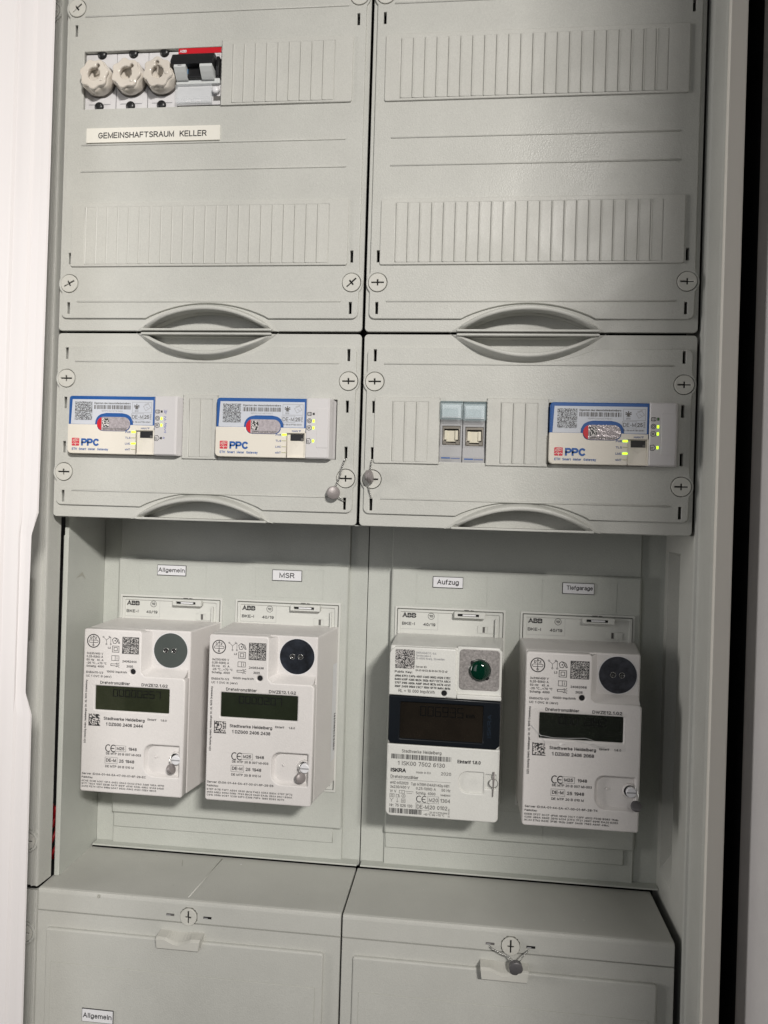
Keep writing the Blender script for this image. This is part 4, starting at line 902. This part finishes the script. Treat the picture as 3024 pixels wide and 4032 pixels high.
    plate('printed_sign', [rrect(3.8, 6.0, 10.0, 12.2, 0.6, 2)], yc-0.02, yc+0.3, red2, t, 0)
    strokes('sign_lines', [[(4.4, 9.6), (9.2, 11.6)], [(4.6, 10.6), (7.6, 11.8)], [(5.6, 9.2), (9.4, 10.4)], [(6.9, 8.6), (6.9, 6.0)], [(4.0, 7.4), (5.6, 8.2), (6.9, 7.2), (8.2, 8.2), (9.8, 7.4)]], 0.32, yc-0.06, CREAM, t)
    for i, nm in enumerate(('PWR', 'TLS', 'LMC', 'wMT')):
        z = 17.6-4.55*i
        text(nm, 48.0, z-0.9, 4.5, 1.6, yc, BLUET, t, 0.02)
        box('status_led', 52.9, 56.6, yc-0.25, yc+0.4, z-0.62 if leds[i] else z-0.3, z+0.75 if leds[i] else z+0.35, LEDY if leds[i] else LEDO, t, 0.25)
    text('HAN', 60.8, 19.9, 4.6, 1.5, yc, BLUET, t, 0.02)
    strokes('han_arrow', [[(66.2, 21.2), (66.9, 20.2), (67.6, 21.2), (66.2, 21.2)]], 0.3, yc, BLUET, t)
    # socket bay: dark port above, sloping cream floor below
    V = [(57.0, -5.9, 18.6), (71.0, -5.9, 18.6), (71.0, 6, 13.4), (57.0, 6, 13.4)]
    box('socket', 59.2, 69.6, -6.6, -6.2, 13.4, 18.4, BLACK, t, 0.15)
    box('socket_key', 67.6, 69.4, -7.0, -6.5, 13.4, 15.4, INKG, t)
    V = [(57.0, -6.3, 12.4), (61.4, -6.5, 11.0), (64.0, -6.7, 8.6), (70.8, -6.4, 12.2), (70.8, -7.2, 0.5), (57.0, -7.2, 0.5), (66.0, -6.6, 11.4)]
    obj('socket_floor', V, [(0, 1, 2, 4, 5), (2, 6, 3, 4)], CREAM, t)
    box('socket_rail', 70.6, 71.6, yf-0.5, -5, 0.5, 19.4, CREAM, t, 0.3)
    box('socket_foot', 57.2, 71.6, yf-0.6, -5, 0.0, 1.0, CREAM, t, 0.3)
    return t
gateway(-233.8, 'leftmost white and blue gateway, beside the grey adapter marked with blue handwriting', 'EPPC0213751930', (1, 0, 1, 0), True, 0)
gateway(-112.6, 'middle white and blue gateway of three with only its top yellow LED lit', 'EPPC0214871407', (1, 0, 0, 0), True, 0)
gateway(142.8, 'white and blue gateway alone at the right of the lower right cover plate', 'EPPC0213771041', (1, 0, 1, 0), True, 0)
def adapter(x, label, leds, scribble, wd=18.2, fl=5.6):
    t = thing('adapter_module', label, 'adapter module', (x, 0, -98.6), 'grey adapter modules beside the gateways')
    H = 46.4; yf = -9.4
    V = []; pf = [(0.2, 16), (0.2, yf+0.8), (0.9, yf), (wd-1.2, yf), (wd+0.2, yf+1.0), (wd+fl*0.54, -1.0), (wd+fl, 2.0), (wd+fl, 16)]
    if not scribble == 2: pass
    n = len(pf)
    for z, ins in ((0.0, 1.0), (0.9, 0.0), (H-0.9, 0.0), (H, 1.0)):
        for p in pf: V.append((p[0], p[1]+(ins if p[1] < 10 else 0), z))
    F = [tuple(range(n)), tuple(range(3*n, 4*n))] + [(k*n+i, k*n+(i+1) % n, (k+1)*n+(i+1) % n, (k+1)*n+i) for k in range(3) for i in range(n)]
    obj('body', V, F, ADAPT, t)
    y = yf-0.08
    icons = ((34.0, [closed(rrect(1.2, 32.9, 4.6, 35.4, 0.8, 3)), [(2.4, 33.4), (2.4, 34.9)], [(3.6, 33.2), (3.6, 35.1)]]), (28.6, [closed(circ(2.9, 28.9, 1.7, 9)), closed(circ(2.9, 28.9, 0.8, 8))]),
             (23.4, [closed([(1.2, 24.8), (1.2, 22.2), (2.6, 21.6), (4.4, 22.2), (4.6, 24.0), (3.6, 25.2)]), closed(rect(2.2, 23.0, 3.2, 24.0))]), (13.4, [closed([(1.0, 15.0), (1.0, 11.6), (3.2, 11.2), (4.8, 13.2), (3.4, 15.4)]), [(1.4, 12.6), (3.0, 12.4)], [(1.4, 13.6), (3.2, 13.4)]]))
    for z, ln in icons: strokes('printed_symbol', ln, 0.4, y, INK, t)
    for i, (z, on) in enumerate(zip((34.2, 28.6, 23.4, 13.4), leds)):
        box('status_led', 5.4, 6.9, yf-0.3, yf+0.3, z-1.0 if on else z-0.9, z+1.2 if on else z+0.9, LEDY if on == 1 else (INK if on == 0 else LEDD), t, 0.25)
    if scribble == 1:
        pen = mat('blue_pen', (0.10, 0.12, 0.42), 0.5)
        strokes('blue_handwriting', [[(8.0, 35.6), (9.0, 32.6), (9.2, 35.4), (8.4, 33.6), (10.2, 34.0), (10.4, 36), (9.6, 32.2)], [(8.2, 30.4), (9.8, 30.0), (8.4, 28.4), (9.8, 28.0), (8.6, 27.0)], [(8.6, 25.4), (10.4, 24.8), (8.6, 23.8), (10.2, 23.0), (8.4, 22.2), (9.8, 21.4), (8.8, 20.2), (9.8, 19.0), (8.8, 18.0), (10.2, 17.8)], [(7.4, 13.6), (8.8, 12.8), (8.0, 14.4), (9.2, 13.6)]], 0.32, y, pen, t)
    if scribble != 1:
        plate('grip_field', [rrect(8.6, 8.2, wd-0.6, H-8, 1.0, 3)], yf-0.28, yf+0.3, ADAPT, t, 0.2)
    return t
adapter(-162.3, 'leftmost grey adapter module, with blue handwriting beside its lights', (0, 1, 1, 0), 1)
adapter(-41.2, 'grey adapter module at the right of the middle gateway, three green lights', (0, 1, 1, 1), 0, 18.2, 3.8)
adapter(214.2, 'grey adapter module at far right by the right gateway, three bright green lights', (2, 1, 1, 1), 2, 19.4)

# ------------------------------------------------------------------ network socket modules
def jack(x, label, dz=0):
    t = thing('network_socket', label, 'network socket', (x, 0, -99.0+dz), 'rail-mounted network sockets')
    W, H = 17.3, 46
    plate('body', [rect(0.15, 0, W-0.15, H), rect(2.0, 13.8, W-1.6, 28.4)], 0.6, 12, JACKB, t, 0.3)
    V = [(0.2, 0.5, 12.4), (W-0.2, 0.5, 12.4), (W-0.2, -0.6, 5.0), (0.2, -0.6, 5.0), (W-0.2, -0.4, 0.3), (0.2, -0.4, 0.3)]
    obj('chin', V + [(0.2, 2, 12.4), (W-0.2, 2, 12.4), (W-0.2, 2, 0.3), (0.2, 2, 0.3)], [(0, 1, 2, 3), (3, 2, 4, 5), (0, 3, 5, 9, 6), (1, 7, 8, 4, 2)], JACKB, t)
    box('bay', 1.6, W-1.2, 5, 7, 13.4, 28.8, BLACK, t)
    plate('metal_frame', [rect(2.2, 14.0, W-1.8, 28.2), rect(3.4, 15.6, W-3.0, 26.2)], 1.6, 4.5, JACKM, t, 0.2)
    sh = box('shutter', 4.6, W-4.4, 2.4, 5, 16.4, 25.0, SHUT, t, 0.4)
    for a_ in (3.6, W-5.6): box('shutter_claw', a_, a_+2.2, 1.0, 4, 17.8, 25.0, SHUT, sh, 0.3)
    for a_ in (2.6, W-5.0): box('shutter_foot', a_, a_+2.6, 1.2, 4, 14.4, 17.2, JACKM, sh, 0.3)
    quad('blue_print_bar', 1.6, 3.3, 8.4, 4.2, -0.68, BLUEP, t)
    quad('blue_print_bar', 8.9, 3.2, 15.8, 3.9, -0.70, BLUET, t)
    quad('faint_print', 1.9, 1.5, 9.6, 2.2, -0.66, INKL, t)
    c = box('clear_flap', 0.0, W, -6.6, 0.2, H-13.4, H+0.6, AQUA, t, 0.7)
    box('flap_inset', 1.6, W-1.4, -6.9, -6.3, H-11.4, H-1.8, AQUA, c, 0.25)
    box('flap_label', 1.4, W-1.4, -0.6, -0.1, H-11.5, H-1.5, LABW, t)
    return t
jack(61.2, 'left one of two network sockets with aqua clear flap')
jack(78.7, 'right one of two network sockets with aqua clear flap', -0.6)

# ------------------------------------------------------------------ terminal covers below the niche
def tcover(x, label, lx, name_):
    t = thing('terminal_cover', label, 'terminal cover', (x, 0, -700), 'terminal covers below the niche')
    W, T = 249.0, 250.0   # T: height of shelf above base
    n = 0
    # shelf top, rounded front edge, front face: one profile swept along x
    prof = [(79, T), (3.0, T), (1.3, T-0.5), (0.35, T-1.6), (0, T-3.2), (0, T-16.9), (1.8, T-17.0), (1.8, T-17.9), (-0.1, T-18.0), (-0.1, 0), (4, 0), (4, T-4), (79, T-4)]
    m_ = len(prof); xs = [0.4, 0.9, W-0.9, W-0.4]; V = []
    for k, X in enumerate(xs):
        ins = 0.5 if k in (0, 3) else 0
        for p in prof: V.append((X, p[0]+(ins if p[0] < 1 else 0), p[1]-(ins if p[1] > T-1 else 0)))
    F = [tuple(range(m_)), tuple(range(3*m_, 4*m_))] + [(k*m_+i, k*m_+(i+1) % m_, (k+1)*m_+(i+1) % m_, (k+1)*m_+i) for k in range(3) for i in range(m_)]
    obj('shell', V, F, GREY, t)
    plate('raised_panel', [rrect(9.6, -5, W-13.0, T-30.0, 2.2, 4)], -3.2, 1, GREY, t, 1.5, 3)
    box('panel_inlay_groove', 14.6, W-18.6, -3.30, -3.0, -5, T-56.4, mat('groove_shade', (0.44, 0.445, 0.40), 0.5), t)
    plate('panel_inlay', [rrect(15.0, -5, W-19.0, T-56.8, 0.6, 2)], -3.5, -2.9, GREY, t, 0.1)
    zc = T-12.0; cx = lx
    plate('screw_collar', [[(cx+7.5*math.cos(math.radians(a_)), zc+7.5*math.sin(math.radians(a_))) for a_ in range(22, 382, 45)], circ(cx, zc, 6.7, 28)], -0.22, 0.8, mat('ring_shade', (0.14, 0.14, 0.12), 0.6), t, 0)
    s = screw(t, cx, zc, 90, -1.9, 6.7, SCREWM, -0.1, 1.3)
    for X in (cx-18.6, cx+15.2-3.4):
        box('slot', X, X+6.6, -0.25, 0.4, zc-0.9, zc+0.9, VOID if X > cx else INKG, t, 0.2)
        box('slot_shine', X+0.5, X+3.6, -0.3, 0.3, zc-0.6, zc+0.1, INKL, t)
    # finger tab
    V = []; F = []; N = 14; zt, zb = T-24.0, T-33.5; rows = []
    for j, (yy, dz, s_) in enumerate(((0.5, 0, 1), (-9.5, -0.6, 1), (-11.5, -2.0, 0.99), (-11.5, -8.4, 0.94), (-10.0, -9.8, 0.93), (0.5, -9.8, 0.93))):
        for i in range(N+1):
            u = i/N; dip = 0
            if j in (1, 2) and 0.2 < u < 0.8: dip = -3.4*math.sin((u-0.2)/0.6*PI)**1.2
            if j == 0 and 0.2 < u < 0.8: dip = -0.5*math.sin((u-0.2)/0.6*PI)
            V.append((cx-22.4+35.4*(0.5+(u-0.5)*s_), yy, zt+dz+dip))
    for j in range(5):
        for i in range(N): a_ = j*(N+1)+i; F.append((a_, a_+1, a_+N+2, a_+N+1))
    F += [tuple(j*(N+1) for j in range(6)), tuple(j*(N+1)+N for j in range(6))]
    obj('finger_tab', V, F, SCREWM, t, False)
    return t
T1 = tcover(-252.6, 'lower left terminal cover with name label, its shelf scratched, screw unsealed', 127.2, '')
T2 = tcover(-3.0, 'lower right terminal cover, with a dark round seal wired over its screw', 129.0, '')
sticker('white label reading Allgemein low on the lower left terminal cover', -209.4, -3.6, -550.4, 25.4, 9.6, 'Allgemein', 23.8, 4.0, 3.0)
# scuffs on the left shelf
link('moulding_line', tubemesh([(124.4, 5.5, 249.9), (126.6, 38, 249.95), (129.2, 75, 249.9)], [0.5, 0.7, 0.5], 8), GREY, T1)
obj('scuff', [(95.2, 68.5, 250.05), (96.6, 66.0, 250.05), (99.6, 57.5, 250.05), (99.9, 54.5, 250.05), (97.8, 60.0, 250.05)], [(0, 1, 2, 3, 4)], SCUFFD, T1)
for (px_, py_, sz_, mm_) in ((148.6, 68, 0.7, LABW), (105.2, 22.3, 0.5, SCUFFD), (70.4, 71.4, 0.5, SCUFFD), (31, 40, 0.4, SCUFF), (176, 50, 0.45, SCUFF), (209, 25, 0.4, SCUFFD), (62, 12, 0.45, SCUFF)):
    obj('speck', [(px_+sz_*math.cos(a_)*1.4, py_+sz_*math.sin(a_), 250.06) for a_ in (0.2, 1.4, 2.5, 3.6, 5.0)], [(0, 1, 2, 3, 4)], mm_, T1)
for (px_, py_, sz_, mm_) in ((186, 23, 0.8, SCUFF), (60, 50, 0.5, SCUFF), (120, 61, 0.4, SCUFFD)):
    obj('speck', [(px_+sz_*math.cos(a_)*1.4, py_+sz_*math.sin(a_), 250.06) for a_ in (0.2, 1.4, 2.5, 3.6, 5.0)], [(0, 1, 2, 3, 4)], mm_, T2)
SM = mat('faint_smudge', (0.43, 0.425, 0.37), 0.6)
obj('smudge', [(-246.6, ny(35.5), nz(-202.4)), (-246.6, ny(46.5), nz(-197.6)), (-246.6, ny(52.4), nz(-204.6)), (-246.6, ny(46.2), nz(-200.2))], [(0, 1, 2, 3)], SM, niche)
for (a_, b_) in ((68.2, -158.8), (54.4, -158.9)): obj('smudge', [(-246.6, ny(a_-1.6), nz(b_)), (-246.6, ny(a_+1.6), nz(b_+0.4)), (-246.6, ny(a_+1.2), nz(b_-0.5))], [(0, 1, 2)], SM, niche)
lathe('edge_nick', [(0.3, 1.5), (-0.3, 1.3), (-0.35, 0.6), (0.1, 0.4)], (52.0, 247.2), SCUFFD, T1, 12)

# ------------------------------------------------------------------ wire seals
def disc_seal(parent, c, r, th, nrm, mt):
    me = lathemesh([(-th/2+0.3, r-0.4), (-th/2, r-0.7), (-th/2-0.01, 0.3)][::-1] + [(-th/2+0.5, r), (th/2-0.5, r), (th/2, r-0.7), (th/2, 0.3)], (0, 0), 26)
    q = Vector((0, 1, 0)).rotation_difference(Vector(nrm).normalized())
    me.transform(Matrix.Translation(Vector(c)*S) @ q.to_matrix().to_4x4())
    me.set_sharp_from_angle(angle=math.radians(40))
    return link('seal_disc', me, mt, parent)
def wseal(loc, label): return thing('wire_seal', label, 'wire seal', loc, 'lead seals on twisted wire')
s1 = wseal((-10.5, -2, -97.6), 'round grey seal on shiny twisted wire by the lower left cover, right corner')
twisted('wire', [(0.4, 3, 0), (-0.6, -2, -1.5), (-2.0, -4.5, -7), (-3.5, -4, -14), (-5.5, -4, -19), (-7.4, -3.5, -22.5)], STEEL, s1, 2.6, 0.55, 0.38)
twisted('wire', [(-4.2, -3.2, -29.6), (-2.6, -2.4, -31.0), (-0.8, -1, -32.6), (0.2, 3, -33)], STEEL, s1, 2.2, 0.35, 0.3)
disc_seal(s1, (-8.1, -5.0, -26.6), 5.0, 4.4, (0.42, -1, 0.0), SEALM)
s2 = wseal((9.8, -2, -97.6), 'small edge-on grey seal hanging over a screw of the lower right cover')
twisted('wire', [(0.2, 3, 0), (-0.1, -2, -1.5), (-0.3, -3.5, -8)], STEEL, s2, 2.2, 0.35, 0.28)
twisted('wire', [(-1.6, -3.4, -18.5), (-1.0, -2.4, -24), (0.1, -1, -29), (0.1, 3, -30)], STEEL, s2, 2.2, 0.35, 0.28)
disc_seal(s2, (-0.9, -4.6, -13.4), 4.9, 4.2, (1, -0.16, 0.22), SEALM)
tube('seal_rim', [(-0.2, -8.8, -9.6), (-1.4, -9.2, -12.6), (-2.2, -8.8, -16.6)], 0.6, SEALM, s2, 6)
s3 = wseal((126.0, -1.5, -462), 'dark round seal on twisted wire over the lower right terminal cover screw')
twisted('wire', [(-15.6, 1, -1.6), (-14, -1.5, -1.8), (-7.5, -4, -3.6), (-1, -5.5, -5), (2.2, -7.2, -8.0)], STEEL, s3, 2.4, 0.4, 0.32)
twisted('wire', [(5.4, -7.2, -8), (9, -4.2, -4.2), (12.2, -1.5, -2.2), (13.6, 1, -2)], STEEL, s3, 2.2, 0.35, 0.3)
disc_seal(s3, (3.6, -8.2, -10.8), 5.0, 4.6, (0.1, -1, -0.10), SEALD)
def mseal(mx, mz, label, c, nrm, mt, wire):
    t = thing('wire_seal', label, 'wire seal', (mx, 15, mz), 'lead seals on twisted wire')
    tube('wire', wire, 0.32, STEEL, t, 6); disc_seal(t, c, 4.0, 3.4, nrm, mt)
    return t
mseal(-227.2, -375.3, 'small grey seal on the screw of the leftmost meter, turned edge-on', (78.6, -2.2, 24.0), (1, -0.28, 0.55), SEALM, [(79.4, 3, 36.5), (77.4, -0.6, 33.5), (76.6, -1.4, 30.0), (77.6, -1.8, 27.0)])
mseal(-120.6, -375.0, 'small grey round seal under the screw of the second meter from the left', (79.0, -2.4, 23.6), (0.72, -1, 0.25), SEALM, [(80.6, 3, 36.5), (78.0, -0.6, 34.0), (76.8, -1.4, 31.0), (77.2, -1.8, 27.4)])
mseal(133.0, -376.6, 'small dark seal under the screw of the rightmost meter, facing upward', (84.6, -2.6, 21.4), (0.0, -1, 1.1), SEALD, [(82.0, 2, 35.8), (85.5, -0.6, 33.5), (86.6, -1.4, 28.0), (86.2, -2.0, 23.4)])

# ------------------------------------------------------------------ open white steel door at the left
door = thing('cabinet_door', 'glossy white steel door edge standing open at the left, with two notches', 'door', (-225, -60, -700))
def dz(z): return z+700
prof = [(-19.0, 26), (-3.2, 3.6), (-0.6, 1.2), (-1.6, 0.0), (-7.0, -0.4), (-12.0, -1.4), (-14.0, -3.0), (-16.0, -3.2), (-24.4, -4.2), (-25.8, -6.0), (-27.0, -6.3), (-60, -9), (-110, -14)]
brk = [(-700, 0), (-147.0, 0), (-146.9, 0.0), (-162.4, -7.4), (-164.0, -7.6), (-276.0, -8.6), (-278, -8.6), (-293.0, -1.4), (-294, -1.2), (-700, -1.0)]
rows = [(dz(330), 0.6), (dz(100), 0.2), (dz(-146.0), -1.6), (dz(-147.2), -2.2), (dz(-161.5), -8.2), (dz(-163.5), -8.8), (dz(-275.0), -10.6), (dz(-277.5), -10.4), (dz(-292), -3.2), (dz(-294), -2.6), (dz(-420), -2.2), (dz(-700), -2.0)]
V = []; F = []; n = len(prof)
for (z, lim) in rows:
    for k, (px, py) in enumerate(prof):
        if k <= 5: px2 = min(px + min(0, lim)*(1-k/6.0) + (max(0, lim) if k < 4 else 0), px+2)
        else: px2 = px
        V.append((px2, py, z))
for j in range(len(rows)-1):
    for i in range(n-1): F.append((j*n+i, j*n+i+1, (j+1)*n+i+1, (j+1)*n+i))
d_ = obj('door_stile', V, F, DOORW, door)
for p_ in d_.data.polygons: p_.use_smooth = False
